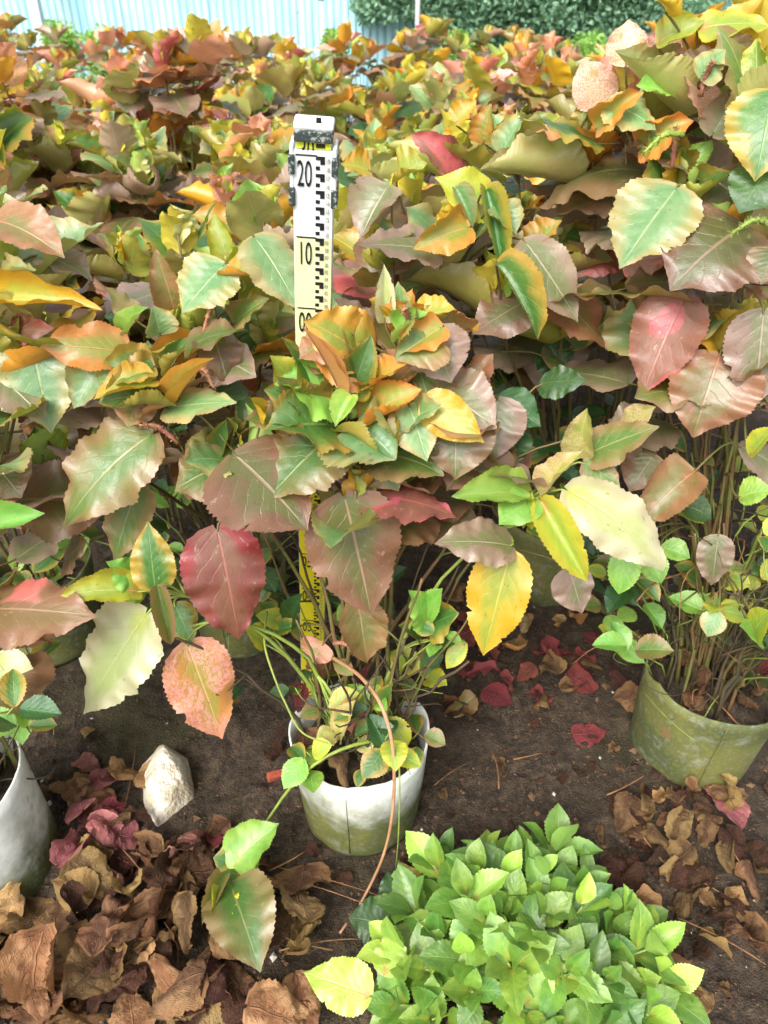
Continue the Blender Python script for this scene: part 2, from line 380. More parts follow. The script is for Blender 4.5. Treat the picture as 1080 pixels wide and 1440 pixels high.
tag(link('ground', m), 'bare dark brown nursery soil with moss', None, None, 'structure')
def gh(x, y): return float(gz(np.array([x]), np.array([y]))[0])

# ------------------------------------------------------------------ pots
def pot_mat(name, moss, seed):
    b = NB(name); tc = b.n('ShaderNodeTexCoord').outputs['Object']; mp = b.n('ShaderNodeVectorMath', operation='ADD'); b.set(mp.inputs[0], tc); mp.inputs[1].default_value = (seed, seed*.7, 0); co = mp.outputs[0]
    z = b.n('ShaderNodeSeparateXYZ'); b.set(z.inputs[0], tc); zz = z.outputs[2]
    n1 = b.noise(co, 9, 4, .6); n2 = b.noise(co, 42, 5, .7); n3 = b.noise(co, 5, 3)
    lev = b.math('ADD', b.math('MULTIPLY', zz, 4.6), b.math('MULTIPLY_ADD', n1, 1.1, -.55))
    grow = b.math('SUBTRACT', 1., b.step(lev, moss-.32, moss+.3))
    c = b.mix(b.step(n2, .4, .7), lin(224,226,220), lin(208,210,200))
    g = b.mix(b.step(n3, .4, .6), lin(100,102,52), lin(72,80,42))
    g = b.mix(b.math('MULTIPLY', b.step(n2, .45, .75), .4), g, lin(150,146,90))
    f = b.math('MULTIPLY', grow, b.math('MULTIPLY_ADD', n2, .9, .55), clamp=True)
    c = b.mix(f, c, g)
    c = b.mix(b.math('MULTIPLY', b.step(b.noise(co, 16, 3), .64, .72), .5), c, lin(140,96,76))
    sh = b.prin(c, b.math('MULTIPLY_ADD', grow, .25, .42), .4, b.bump(n2, .3, .003))
    return b.end(sh)
def make_pot(x, y, moss, label, seed, tilt=(0, 0), notch=None, rt=.124, rb=.107, h=.235, group='white plastic nursery pots'):
    z0 = gh(x, y) - .012
    root = empty('nursery_pot', (x, y, z0), label, 'plant pot', group); root.rotation_euler = (tilt[0], tilt[1], 0)
    mb = MB(); n = 96
    prof = [(0, 0.004), (rb*.9, .002), (rb*.985, .004), (rb, .014)] 
    for k in range(1, 9): prof.append((rb+(rt-rb)*k/8, .014+(h-.014)*k/8))
    inner = [(rt-.0035, h), (rt-.006, h*.8), (rb+(rt-rb)*.4-.004, h*.45)]
    vs = []; al = prof[1:] + inner
    for ip, (r, z) in enumerate(al):
        for k in range(n):
            a = 2*PI*k/n
            wob = 1+.018*math.sin(2*a+seed)+.008*math.sin(5*a+seed*2+z*9)+.004*math.sin(9*a+z*25)
            zt = z
            if z > h*.7:
                cut = .004*math.sin(2*a+seed)+.0018*math.sin(5*a+seed*1.7)+.0006*math.sin(23*a)
                if notch:
                    for na, nw, nd in notch:
                        dd = abs((a-na+PI) % (2*PI)-PI)
                        if dd < nw: cut -= nd*(1-dd/nw)**.6
                zt = z + cut*(z-h*.7)/(h*.3)
            vs.append((r*wob*math.cos(a), r*wob*math.sin(a), zt))
    fs = []
    for i in range(len(al)-1):
        for k in range(n): fs.append((i*n+k, i*n+(k+1) % n, (i+1)*n+(k+1) % n, (i+1)*n+k))
    fs.append(tuple(reversed(range(n))))
    mb.add(vs, fs); wall = mb.build('pot_wall', pot_mat('pot_plastic', moss, seed*3.1), root)
    # rim bead, interrupted at the notch
    # seam line down the wall
    sm = MB(); a = -PI/2-.18
    sm.tube([((rb+(rt-rb)*k/6+.0006)*math.cos(a), (rb+(rt-rb)*k/6+.0006)*math.sin(a), .02+(h-.035)*k/6) for k in range(7)], .0011, 5); sm.build('seam', pot_mat('pot_seam', moss+.08, seed*3.1), wall)
    so = MB(); rr = 14; vs = []; fs = []
    zs = h*.72
    for i in range(rr+1):
        for k in range(48):
            a = 2*PI*k/48; r = (rt-.012)*i/rr*.985
            X, Y = r*math.cos(a), r*math.sin(a)
            vs.append((X, Y, zs + .02*(1-i/rr) + .022*float(fbm(np.array([X*30+seed]), np.array([Y*30]), 3)[0])))
    for i in range(rr):
        for k in range(48): fs.append((i*48+k, i*48+(k+1) % 48, (i+1)*48+(k+1) % 48, (i+1)*48+k)) 
    so.add(vs, [tuple(reversed(f)) for f in fs]); so.build('potting_soil', M_SOIL, root)
    return root, z0 + zs
def pot_pos(px, py_front, rb=.1):
    g = atZ(px, py_front, 0); return g.x*(1+rb*.8/max(g.y, .3)), g.y + rb
pA = pot_pos(510, 1205); pR = pot_pos(952, 1108); pL = pot_pos(20, 1292)
potA, zA = make_pot(pA[0], pA[1], .72, 'white plastic pot with green algae stain at the centre, below the staff', 1.3, notch=[(-PI/2-.95, .22, .014), (PI*.28, .35, .03)])
potR, zR = make_pot(pR[0], pR[1], 1.4, 'heavily mossed olive green pot beside red fallen leaves', 2.7, tilt=(0, R(3)), notch=[(PI*.98, .3, .02)], rt=.131, rb=.115)
potL, zL = make_pot(pL[0], pL[1], .62, 'pale pot cut by the edge of the picture beside the white stone', 4.1, tilt=(0, R(-4)), h=.25, rb=.119)
POTS2 = []
for px, py, lab in ((345, 925, 'grey white pot hidden under leaves just behind the yellow staff base'), (762, 845, 'dark pot in shade behind the red leaf litter'), (90, 940, 'shaded pot among dark green weeds behind the white stone'), (1085, 930, 'shaded pot behind the mossed olive green pot')):
    x, y = pot_pos(px, py); r_, zs = make_pot(x, y, 1.7, lab, px*.01); POTS2.append((x, y, zs))

# ------------------------------------------------------------------ shrubs
PAL = {
 'top':  [('green',5),('lightgreen',4),('lime',4),('yellow',1.5),('palegreen',3)],
 'mid':  [('green',6),('olive',5),('palegreen',7),('yellow',1.5),('orange',2),('lime',2),('mauve',3),('bronze',2)],
 'low':  [('bronze',7),('mauve',6),('olive',4),('copper',1.5),('bronzepink',1.5),('pinkred',.7),('dkgreen',1.5)],
 'otop': [('lime',3),('yellow',4),('orange',3),('lightgreen',2),('green',3)],
 'omid': [('orange',4),('yellow',2.5),('olive',5),('copper',2),('mauve',3),('green',4),('palegreen',3)],
 'olow': [('bronze',6),('mauve',5),('copper',3),('olive',3)],
 'ptop': [('pinkmottle',5),('pinkorange',3),('yellow',3),('lime',3)],
 'pmid': [('pinkmottle',6),('pinkred',1),('pinkorange',3),('yellow',1.5),('palegreen',3),('green',2),('orange',1)],
 'plow': [('pinkmottle',2),('copper',2),('pinkred',1),('bronze',4),('mauve',4),('olive',3)],
}
def pick(p, rg):
    l = PAL[p]; return rg.choices([a for a, _ in l], [b for _, b in l])[0]
def hides_staff(p, r):
    d = p-CAM; dep = d.y*CP - d.z*SP
    if dep < .1 or p.y > 1.2: return False
    px = 540 + FPX*d.x/dep; py = 720 - FPX*(d.y*SP + d.z*CP)/dep; r = r*FPX/dep
    return any(x0-r < px < x1+r and y0-r < py < y1+r for x0, x1, y0, y1 in ((418, 462, 800, 880), (416, 470, 170, 425), (425, 458, 955, 985)))
def rosette(root, org, top, direc, n, size, far, rg, stem_mb, skip=None, lo=False, open_=1.0):
    """leaves spiralled down a shoot; direc = shoot direction at its top"""
    az0 = rg.random()*6.28
    V_ = VARLO if lo else VAR
    rr_ = rg.random(); pre = 'p' if (far >= 2 or rr_ < .42*far) else 'o' if rr_ > .76 else ''
    for k in range(n):
        q = k/max(1, n-1)
        az = az0 + k*2.39996 + rg.uniform(-.2, .2)
        d = Vector((math.cos(az), math.sin(az), 0))
        if skip and skip(k, d): continue
        el = R(80 - 108*q**1.25*open_) + rg.uniform(-.2, .2)
        y = d*math.cos(el) + Vector((0, 0, 1))*math.sin(el)
        L = size*(.42 + .68*min(1, q*1.7))*rg.uniform(.82, 1.15)
        wd = L*rg.uniform(.84, 1.08)
        pet = (.004 + .07*q**2)*rg.uniform(.7, 1.2)*size/.14
        sp = top - direc*(q**1.2*.14*size/.14)
        base = sp + (d*.9 + Vector((0, 0, .35-.5*q))).normalized()*pet
        n_ = Vector((0, 0, 1)) + Vector((rg.uniform(-.35, .35), rg.uniform(-.35, .35), 0))
        pal = (pre if rg.random() < .85 else '') + ('top' if q < .3 else 'mid' if q < .68 else 'low')
        if q < .35: var = rg.choice(['cup', 'roll', 'ring', 'cup', 'cup'])
        elif q < .7: var = rg.choice(['roll', 'cup', 'cup', 'wave', 'flat', 'cup', 'ring'])
        else: var = rg.choice(['droop', 'flat', 'droop', 'wave', 'flat'])
        if var in ('ring', 'roll'): wd *= 1.25
        if hides_staff(base + y*L*.5, L*.3): continue
        leaf_obj(root, rg.choice(V_[var]), pick(pal, rg), frame(base-org, y, n_, wd, L, (wd+L)*.5))
        if stem_mb is not None and pet > .012: stem_mb.tube(bez(sp-org, sp-org+d*pet*.4, base-org-y*pet*.3, base-org, 3), [.0022, .0018, .0016, .0018], 4, False)
ROW = 'copperleaf shrubs massed in rows'
def shrub(x, y, z0, h, n_sh, n_lf, size, far, label, seed, spread=.2, lo=False, lean=(0, 0), group=ROW):
    rg = random.Random(seed); org = Vector((x, y, z0))
    root = empty('copperleaf_shrub', org, label, 'shrub', group)
    sm = MB()
    for i in range(n_sh):
        a = 2.39996*i + rg.uniform(-.4, .4); r = spread*math.sqrt((i+.4)/n_sh)*rg.uniform(.85, 1.15)
        top = org + Vector((math.cos(a)*r + lean[0], math.sin(a)*r + lean[1], h*rg.uniform(.78, 1.05) - .9*r*r))
        b0 = org + Vector((math.cos(a)*.04, math.sin(a)*.04, 0))
        dr = (Vector((math.cos(a)*.45, math.sin(a)*.45, 1))).normalized()
        pts = bez(b0-org, b0-org+Vector((0, 0, h*.4)), top-org-dr*h*.25, top-org, 5 if lo else 8)
        sm.tube(pts, [.0055-.003*k/(len(pts)-1) for k in range(len(pts))], 4 if lo else 5, False)
        rosette(root, org, top, dr, n_lf, size*rg.uniform(.85, 1.12), far, rg, sm, lo=lo)
    sm.build('stem_framework', M_STEMG, root)
    return root

ORD = ['first','second','third','fourth','fifth','sixth','seventh','eighth','ninth','tenth','eleventh','twelfth','thirteenth','fourteenth','fifteenth','sixteenth','seventeenth','eighteenth','nineteenth','twentieth']
rows = [1.86, 2.28, 2.74, 3.25, 3.8, 4.4, 5.1, 5.9, 6.8]
sd_ = 100
for ri, Y in enumerate(rows):
    half = .5*(Y*CP + .35*SP) + .22; sp = .40 + .01*ri; n = int(2*half/sp)+1
    for i in range(n):
        sd_ += 1; rg = random.Random(sd_)
        x = -half + (i+.5)*2*half/n + rg.uniform(-.08, .08); y = Y + rg.uniform(-.1, .1)
        h = rg.uniform(.80, .96) + .012*ri + (.10 if x > .32*Y else 0)
        far = min(1, .15 + .22*ri)
        if ri < 4: lab = f'bronze and orange copperleaf shrub in {ORD[ri]} row behind the staff, {ORD[i]} from left'; gp = ROW
        else: lab = 'small distant orange and pink copperleaf shrub in the far rows near the blue fence'; gp = 'distant copperleaf shrubs before the fence'
        nsh, nlf = ((6, 15), (6, 14), (6, 12), (5, 12), (5, 11), (5, 10), (5, 9), (5, 8), (5, 8))[ri]
        shrub(x, y, 0, h, nsh, nlf, (.15, .148, .146, .146, .146, .146, .146, .146, .146)[ri], far, lab, sd_, .21, lo=ri > 1, group=gp)

for i, (px, py, Y, lab) in enumerate(((225, 60, 3.0, 'taller shrub with a fan of salmon pink leaves rising against the pale fence'), (668, 75, 3.3, 'pink leaved shrub whose crown stands before the white pole'), (25, 75, 2.6, 'salmon and brown leaved shrub at the far picture edge below the fence'), (780, 90, 3.6, 'yellow and pink shrub standing between the white pole and the tall shrub'))):
    c = atY(px, py, Y); shrub(c.x, Y, 0, c.z+.0, 6, 11, .14, 2, lab, 900+i, .17, lo=False, group=ROW)
# ------------------------------------------------------------------ the near shrubs, leaf by leaf
class Near:
    def __init__(s, x, y, z, label, seed):
        s.org = Vector((x, y, z)); s.root = empty('copperleaf_shrub', s.org, label, 'shrub', 'near copperleaf shrubs'); s.rg = random.Random(seed); s.sh = []
    def shoot(s, px, py, Y, n=9, size=.13, far=0., skip_front=True, out=None, fill=True, green=False, thick=.005):
        top = atY(px, py, Y); rg = s.rg; o = s.org
        a = rg.random()*6.28; b0 = o + Vector((math.cos(a)*.06*rg.random(), math.sin(a)*.06*rg.random(), -.01))
        hz = top - b0; dr = (Vector((hz.x*.5, hz.y*.5, max(.12, hz.z)))).normalized()
        if out: dr = Vector(out).normalized()
        L = hz.length
        pts = bez(b0-o, b0-o+Vector((hz.x*.1, hz.y*.1, L*.35)), top-o-dr*L*.3, top-o, 12)
        pts = [p + Vector((rg.uniform(-1, 1), rg.uniform(-1, 1), 0))*.004*(0 < i < 12) for i, p in enumerate(pts)]
        mb = MB(); mb.tube(pts, [thick-(thick-.002)*k/12 for k in range(13)], 6)
        s.sh.append((top, [p+o for p in pts], mb, green))
        if fill:
            sk = (lambda k, d: k > 5 and d.y < -.45) if skip_front else None
            rosette(s.root, o, top + Vector((0, .02, -.01)), dr, int(n*1.35), size, far, rg, mb, skip=sk)
    def leaf(s, bx, by, tx, ty, w, mat, var, Y, dY=-.04, roll=0, vi=None, hz=None, up=.55):
        b = atY(bx, by, Y); t = atY(tx, ty, Y+dY); y = t-b; L = y.length
        mid = (b+t)/2; dep = (mid-CAM).dot(Vector((0, CP, -SP))); wid = w*dep/FPX
        tc = (CAM-mid).normalized(); n = tc*(1-up) + Vector((0, 0, 1))*up
        if roll: n = Quaternion(y.normalized(), R(roll)) @ n
        if var in ('roll', 'ring'): wid *= 1.3
        vs = VAR[var]; me = vs[(vi if vi is not None else s.rg.randrange(99)) % len(vs)]
        leaf_obj(s.root, me, mat, frame(b-s.org, y, n, wid, L, hz or (wid+L)*.5))
        # petiole to the nearest shoot
        if s.sh:
            best = min(((p-b).length + (0 if p.z < b.z+.03 else .06), i, j) for i, (_, ps, _, _) in enumerate(s.sh) for j, p in enumerate(ps[5:-1], 5))
            p = s.sh[best[1]][1][best[2]]; o = s.org; yn = y.normalized()
            d = (b-p).length
            s.sh[best[1]][2].tube(bez(p-o, p-o+(b-p)*.35+Vector((0, 0, .25*d)), b-o-yn*min(.02, d*.3), b-o+yn*.004, 6), [.0026, .0021, .0019, .0018, .0018, .0018, .0016], 5, False)
    def stems(s, n, h, r=.09, top=.2):
        rg = s.rg; o = s.org
        for i in range(n):
            a = rg.random()*6.28; q = math.sqrt(rg.random())*r; b = Vector((math.cos(a)*q, math.sin(a)*q, -.012))
            t = Vector((math.cos(a+rg.uniform(-.5,.5))*(q+top*rg.random()), math.sin(a)*(q+top*rg.random()), h*rg.uniform(.5, 1)))
            mb = MB(); pts = bez(b, b+Vector((0, 0, h*.3)), t-Vector((t.x*.3, t.y*.3, h*.2)), t, 9)
            pts = [p + Vector((rg.uniform(-1, 1), rg.uniform(-1, 1), 0))*.006*(0 < k < 9) for k, p in enumerate(pts)]
            mb.tube(pts, [.0045*rg.uniform(.6, 1.2)*(1-.06*k) for k in range(10)], 5)
            for k in (3, 5, 6):
                if rg.random() < .6:
                    e = pts[k] + Vector((rg.uniform(-1, 1)*.07, rg.uniform(-1, 1)*.07, rg.uniform(0, .08)))
                    mb.tube(bez(pts[k], pts[k]+(e-pts[k])*.3, e-Vector((0, 0, .02)), e, 4), [.002, .0018, .0015, .0012, .001], 4)
            mb.build('stem', rg.choice([M_STEM, M_STEM, M_STEMG]), s.root)
    def tangle(s, n, zc, r, L=.12):
        rg = s.rg
        for i in range(n):
            a = rg.random()*6.28; q = r*math.sqrt(rg.random()); p = Vector((math.cos(a)*q, math.sin(a)*q, rg.uniform(0, zc)))
            d = Vector((rg.gauss(0, 1), rg.gauss(0, 1), rg.gauss(.3, .5))).normalized()*L*rg.uniform(.5, 1.3); e = p+d; e.z = max(e.z, .02)
            mb = MB(); k1 = p+d*.3+Vector((rg.gauss(0, .03), rg.gauss(0, .03), .03)); k2 = p+d*.7+Vector((rg.gauss(0, .03), rg.gauss(0, .03), .02)); t = rg.uniform(.001, .0024)
            mb.tube(bez(p, k1, k2, e, 7), [t*(1-.07*k) for k in range(8)], 4); mb.build('twig', rg.choice([M_STEM, M_TWIG, M_STEM, M_VINEG]), s.root)
    def dead(s, n, zlo, zhi, r, mats=('dry', 'drytan', 'dry', 'drydark', 'dryred')):
        rg = s.rg
        for i in range(n):
            a = rg.random()*6.28; q = r*math.sqrt(rg.random()); p = Vector((math.cos(a)*q, math.sin(a)*q, rg.uniform(zlo, zhi))); L = rg.uniform(.05, .085)
            Q = Quaternion((0, 0, 1), rg.random()*6.28) @ Quaternion((1, 0, 0), rg.uniform(-1.6, .4)); leaf_obj(s.root, rg.choice(VAR['dry']), rg.choice(mats), Matrix.LocRotScale(p, Q, Vector((L*.8, L, L))), 'dead_leaf')
    def sprouts(s, n, zlo, zhi, r, size=.05, mats=('lightgreen', 'green', 'dkgreen', 'lime', 'olive'), ymax=None):
        rg = s.rg; o = s.org
        for i in range(n):
            a = rg.random()*6.28; q = r*math.sqrt(rg.random()); c = Vector((math.cos(a)*q, math.sin(a)*q, rg.uniform(zlo, zhi)))
            if c.z < .09 and zlo > -.05: c.x *= .45; c.y = abs(c.y)*.4; c.z += .05
            mb = MB(); st = Vector((c.x*.5, c.y*.5, max(.0, c.z-.12)))
            mb.tube(bez(st, st+Vector((0, 0, .05)), c-Vector((0, 0, .03)), c, 4), [.002, .0018, .0016, .0014, .0012], 4); mb.build('sprout_stem', M_VINEG, s.root)
            for k in range(rg.choice((2, 3, 4, 5))):
                az = a + k*2.4 + rg.uniform(-.4, .4); el = rg.uniform(-.5, .7); d = Vector((math.cos(az)*math.cos(el), math.sin(az)*math.cos(el), math.sin(el)))
                L = size*rg.uniform(.6, 1.35)
                if hides_staff(o + c + d*L*.5, L*.4): continue
                leaf_obj(s.root, rg.choice(VAR['spr']), rg.choice(mats), frame(c + d*.012 - Vector((0, 0, .012*k)), d, Vector((rg.uniform(-.3, .3), -.35, 1)), L*rg.uniform(.75, 1.), L))
    def spike(s, x0, y0, x1, y1, Y, r=.0035, mat=None):
        a, b = atY(x0, y0, Y)-s.org, atY(x1, y1, Y-.02)-s.org; mb = MB(); rg = s.rg; n = 14
        m_ = (a+b)/2+Vector((0, 0, .015)); pts = bez(a, m_, m_, b, n)
        mb.tube(pts, [r*(.75 if k % 2 else 1.15)*(1-.6*(k/n)**3) for k in range(n+1)], 7)
        for p in pts[1:]:
            for q in range(5):
                d = Vector((rg.gauss(0, 1), rg.gauss(0, 1), rg.gauss(0, 1))).normalized(); mb.tube([p, p+d*r*1.9], [r*.28, r*.1], 3)
        mb.build('flower_spike', mat or M_CATKIN, s.root)
    def finish(s):
        for top, ps, mb, g in s.sh: mb.build('stem', M_VINEG if g else M_STEMG, s.root)

A = Near(pA[0], pA[1]+.02, zA, 'central copperleaf shrub in the white pot, its orange and brown crown hiding the staff', 11)
for a in ((485, 575, .96, 9, .10), (568, 458, 1.0, 9, .10), (640, 560, .97, 8, .11), (335, 625, .93, 6, .12), (500, 690, .9, 5, .12), (400, 600, 1.0, 8, .12), (690, 640, 1.05, 7, .11), (560, 640, 1.02, 7, .12)): A.shoot(*a)
A.shoot(222, 832, .84, 0, fill=False, out=(-1, -.3, .35), green=True)
A.shoot(738, 735, .93, 0, fill=False, out=(.7, -.5, .5), green=True)
A.shoot(270, 880, .84, 0, fill=False, out=(-1, -.3, -.1), green=True)
for a in (
 (474,604,376,702,125,'olive','flat',.93,-.07,0,1), (484,698,522,864,138,'bronze','flat',.90,-.05,0,0), (512,700,640,727,118,'pinkred','flat',.93,-.03,-25,2),
 (503,846,516,932,82,'copper','cup',.91,-.03,0,1), (462,612,344,590,118,'olive','cup',.96,-.06,20,0), (455,588,372,548,92,'green','wave',.97,-.03,10,1),
 (474,600,372,606,128,'green','roll',.93,-.05,0,0), (500,598,556,646,130,'palegreen','roll',.92,-.05,0,3), (610,470,556,506,90,'olive','roll',.955,-.03,0,4), (470,560,386,540,100,'lightgreen','roll',.955,-.02,0,2), (236,560,140,566,100,'green','roll',.94,-.04,0,1), (525,490,424,486,118,'orange','droop',1.0,-.03,-30,2), (480,550,468,444,56,'copper','cup',.97,.02,0,2),
 (474,545,424,458,22,'pinkorange','fold',.94,-.03,0), (496,556,522,472,68,'green','cup',.95,.01,0,3), (515,540,572,512,60,'orange','cup',.95,-.03,0,0),
 (494,556,472,600,52,'lightgreen','fold',.93,-.03,0,1), (512,600,550,644,120,'green','ring',.93,-.06,0,1), (508,590,592,548,95,'orange','ring',.94,-.02,0,0),
 (545,600,612,636,70,'dkgreen','flat',.95,-.05,0), (598,560,680,622,62,'yellow','flat',.93,-.05,20,3), (612,545,698,602,112,'mauve','flat',.96,-.05,0,3),
 (640,588,640,674,98,'bronze','droop',.96,-.05), (606,462,634,538,98,'mauve','flat',.98,-.05,0,1), (622,460,556,506,52,'orange','roll',.96,-.03,0,2),
 (585,446,642,436,58,'yellow','cup',1.0,-.02,0,1), (566,455,560,396,44,'palegreen','cup',1.0,.0), (541,450,540,372,42,'cream','fold',1.0,.01), (560,470,600,440,50,'lightgreen','ring',.97,-.02),
 (330,640,432,745,165,'bronze','flat',.90,-.06,0,4), (345,650,246,690,130,'olive','flat',.92,-.04,10,2), (365,590,352,560,40,'yellow','cup',.92,-.02), (560,690,575,640,40,'green','cup',.98,-.02),
 (670,640,628,690,80,'bronze','droop',1.0,-.05), (700,560,690,650,90,'mauve','flat',1.05,-.05),(590,520,610,600,70,'olive','flat',.98,-.05),
 (310,640,318,590,40,'green','cup',.95,-.02),
 (505,500,428,452,96,'orange','wave',.98,-.03,0,1), (470,480,420,505,70,'copper','droop',.98,-.03), (520,470,470,420,80,'mauve','wave',1.02,.0), (470,640,440,560,90,'olive','cup',1.0,-.03), (430,640,400,560,80,'green','wave',1.0,-.03), (480,640,430,690,90,'bronze','droop',.98,-.04),
 (540,560,600,500,80,'copper','roll',.98,-.02), (560,600,620,570,80,'palegreen','cup',.94,-.04), (575,570,600,648,70,'palegreen','flat',.93,-.05), (520,620,560,690,90,'olive','flat',.97,-.04), (420,560,380,500,60,'lime','wave',1.0,-.02), (650,480,600,430,60,'copper','roll',1.02,-.02), (590,470,540,430,60,'orange','ring',1.0,-.02),
 (320,600,410,585,90,'bronze','wave',1.0,-.04), (300,600,330,660,90,'olive','flat',.98,-.04), (250,640,320,620,70,'mauve','flat',1.0,-.03),
 (466,575,396,474,84,'green','wave',.975,-.02,0,2), (458,610,388,530,80,'olive','cup',.96,-.03,0,1), (470,520,410,505,60,'copper','wave',.985,-.02),
 # sprig low on the left
 (218,828,208,734,62,'green','flat',.84,.03,0,2), (196,832,86,838,58,'lime','cup',.84,-.04,0,2), (222,826,240,906,50,'olive','fold',.83,-.03), (206,864,118,1003,122,'cream','flat',.83,-.05,0,1),
 (205,832,150,790,60,'lightgreen','flat',.86,-.02), (263,906,312,1038,98,'pinkorange','flat',.83,-.04,0,0), (305,744,336,898,114,'red','flat',.88,-.05,0,2),
 (245,850,270,905,50,'green','flat',.86,-.03), (235,790,255,830,50,'dkgreen','flat',.9,-.03),
 # sprig on the right
 (718,778,680,921,86,'yellow','flat',.91,-.04,0,4), (760,704,826,818,74,'lime','fold',.92,-.06,20,1), (798,690,932,802,92,'cream','droop',.93,-.06,0,0), (744,692,636,698,68,'lightgreen','cup',.94,-.05,0,1),
 (750,700,702,738,62,'lightgreen','flat',.92,-.04), (760,690,822,634,52,'varieg','cup',.94,-.02), (720,768,612,764,72,'mauve','flat',.91,-.03,0,2), (822,640,926,600,76,'olive','flat',1.0,-.03,0,0), (812,640,826,574,56,'varieg','cup',1.0,.0),
 (876,605,922,572,52,'varieg','flat',1.02,-.02), (822,650,872,684,46,'olive','flat',.98,-.03), (745,740,770,760,34,'green','cup',.92,-.02), (742,735,748,690,36,'lime','fold',.92,.0),
 (700,560,760,600,70,'dkgreen','flat',1.08,-.04), (760,540,824,535,50,'dkgreen','flat',1.12,-.04), (720,600,700,660,80,'dkgreen','flat',1.08,-.04), (800,800,818,862,60,'mauve','flat',.99,-.03),
): A.leaf(*a)
A.spike(575, 455, 565, 440, .96); A.spike(470, 905, 500, 920, .9)
A.stems(17, .5); A.tangle(30, .16, .09, .11); A.dead(16, .0, .2, .11); A.sprouts(18, .1, .32, .15, .046)
# weeds sprouting over the front rim
for bx, by, tx, ty, w_, mt in ((478,1040,500,985,46,'varieg'), (470,1030,445,1042,38,'varieg'), (500,1035,535,1015,34,'palegreen'), (545,1010,572,1052,42,'lime'), (505,1040,522,1058,34,'varieg'), (600,880,575,830,50,'lightgreen'), (605,880,645,862,62,'green'), (590,900,560,880,44,'green'), (610,900,640,905,50,'dkgreen'), (600,870,622,828,44,'lightgreen'),
   (372,905,345,885,44,'lime'), (385,890,420,880,44,'green'), (455,905,438,932,52,'pinkorange'), (410,880,425,835,44,'dkgreen'), (540,1005,552,960,40,'green'), (655,905,628,940,30,'lime')):
    A.leaf(bx, by, tx, ty, w_, mt, 'spr' if w_ < 50 else 'flat', .86 if by > 950 else .95, -.02)
A.finish()

B = Near(POTS2[0][0], POTS2[0][1], POTS2[0][2], 'copperleaf shrub with olive and orange crown beside the staff on its left', 12)
for a in ((215, 530, .97, 9, .10), (330, 390, 1.1, 9, .11), (265, 470, 1.05, 8, .12), (150, 600, 1.0, 6, .13), (370, 470, 1.14, 8, .12), (420, 400, 1.3, 8, .12, .2, False), (250, 330, 1.3, 9, .12, .3, False), (370, 300, 1.4, 9, .12, .3, False)): B.shoot(*a)
for a in (
 (215,610,92,740,118,'olive','droop',.93,-.06,0,3), (255,648,164,682,42,'mauve','fold',.93,-.03,0,2), (234,574,332,566,70,'palegreen','flat',.94,-.04,0,0), (216,516,138,536,74,'green','cup',.95,-.03,0,2),
 (146,506,104,574,74,'palegreen','cup',.95,-.04,0,0), (182,498,58,488,80,'orange','wave',.96,-.03,0,0), (218,535,132,562,66,'yellow','cup',.93,-.04,0,3), (234,516,264,476,60,'green','ring',.95,-.01,0,2), (262,490,346,464,84,'olive','wave',.99,-.02,0,1),
 (250,562,300,504,44,'orange','fold',.93,-.02,0,0), (196,680,160,790,82,'olive','flat',.95,-.04,0,3), (240,560,190,590,60,'copper','ring',.94,-.03),(316,372,256,440,92,'palegreen','flat',1.05,-.05,0,1), (318,385,370,384,42,'orange','roll',1.05,-.03,0,2), (358,334,420,436,80,'palegreen','flat',1.06,-.05,0,2),
 (246,440,218,350,64,'copper','cup',1.08,.0,0,4), (190,450,148,404,56,'varieg','wave',1.06,-.01), (320,370,300,300,50,'lime','cup',1.1,.02), (335,375,352,340,44,'lime','roll',1.07,.01), (225,470,215,430,60,'palegreen','cup',1.0,.0), (180,470,208,432,50,'lightgreen','fold',1.0,.0),
 (300,470,320,540,70,'bronze','wave',1.0,-.04), (300,500,360,530,80,'mauve','flat',1.0,-.03), (330,455,378,420,50,'olive','roll',1.05,-.02), (340,540,300,560,60,'dkgreen','flat',1.0,-.03), (180,600,240,640,60,'copper','flat',.97,-.03),
 (195,560,180,600,60,'copper','flat',.95,-.04), (140,640,110,700,70,'dkgreen','flat',1.05,-.04),
): B.leaf(*a)
B.spike(250, 622, 196, 598, .93); B.spike(310, 420, 285, 470, 1.02); B.spike(280, 520, 300, 545, .95)
B.stems(14, .5); B.sprouts(28, -.1, .35, .4, .065, ('dkgreen', 'green', 'dkgreen', 'lightgreen')); B.finish()

Lf = Near(pL[0], pL[1]+.02, zL, 'copperleaf shrub in the pale pot at the picture edge, large pink tipped brown leaf', 13)
for a in ((-5, 330, 1.05, 9, .13), (25, 440, 1.0, 8, .13), (15, 500, .95, 7, .13), (-40, 860, .8, 5, .12), (-60, 600, .9, 8, .14), (60, 640, 1.0, 6, .12), (-30, 740, .85, 5, .1)): Lf.shoot(*a)
for a in (
 (-14,422,142,436,64,'yellow','roll',1.0,-.04,10,1), (-8,310,90,362,80,'copper','droop',1.02,-.04,0,1), (40,466,72,608,118,'palegreen','flat',.97,-.05,0,3), (-12,520,64,590,88,'mauve','flat',.95,-.04,0,0), (-25,856,134,867,118,'bronzepink','flat',.80,-.03,-10,1),
 (-24,745,62,722,56,'lightgreen','cup',.84,-.02,0,3), (-8,924,46,988,64,'cream','wave',.78,-.03), (-5,470,76,462,44,'red','flat',.98,-.03), (-10,650,30,700,90,'bronze','flat',.93,-.03), (-10,400,50,380,60,'palegreen','cup',1.03,-.03), (40,1010,10,985,50,'lightgreen','spr',.76,-.02), (-5,1000,45,985,46,'lightgreen','spr',.76,-.02),
 (90,790,122,760,60,'bronze','flat',.95,-.02), (60,360,130,395,60,'mauve','droop',1.1,-.04),
): Lf.leaf(*a)
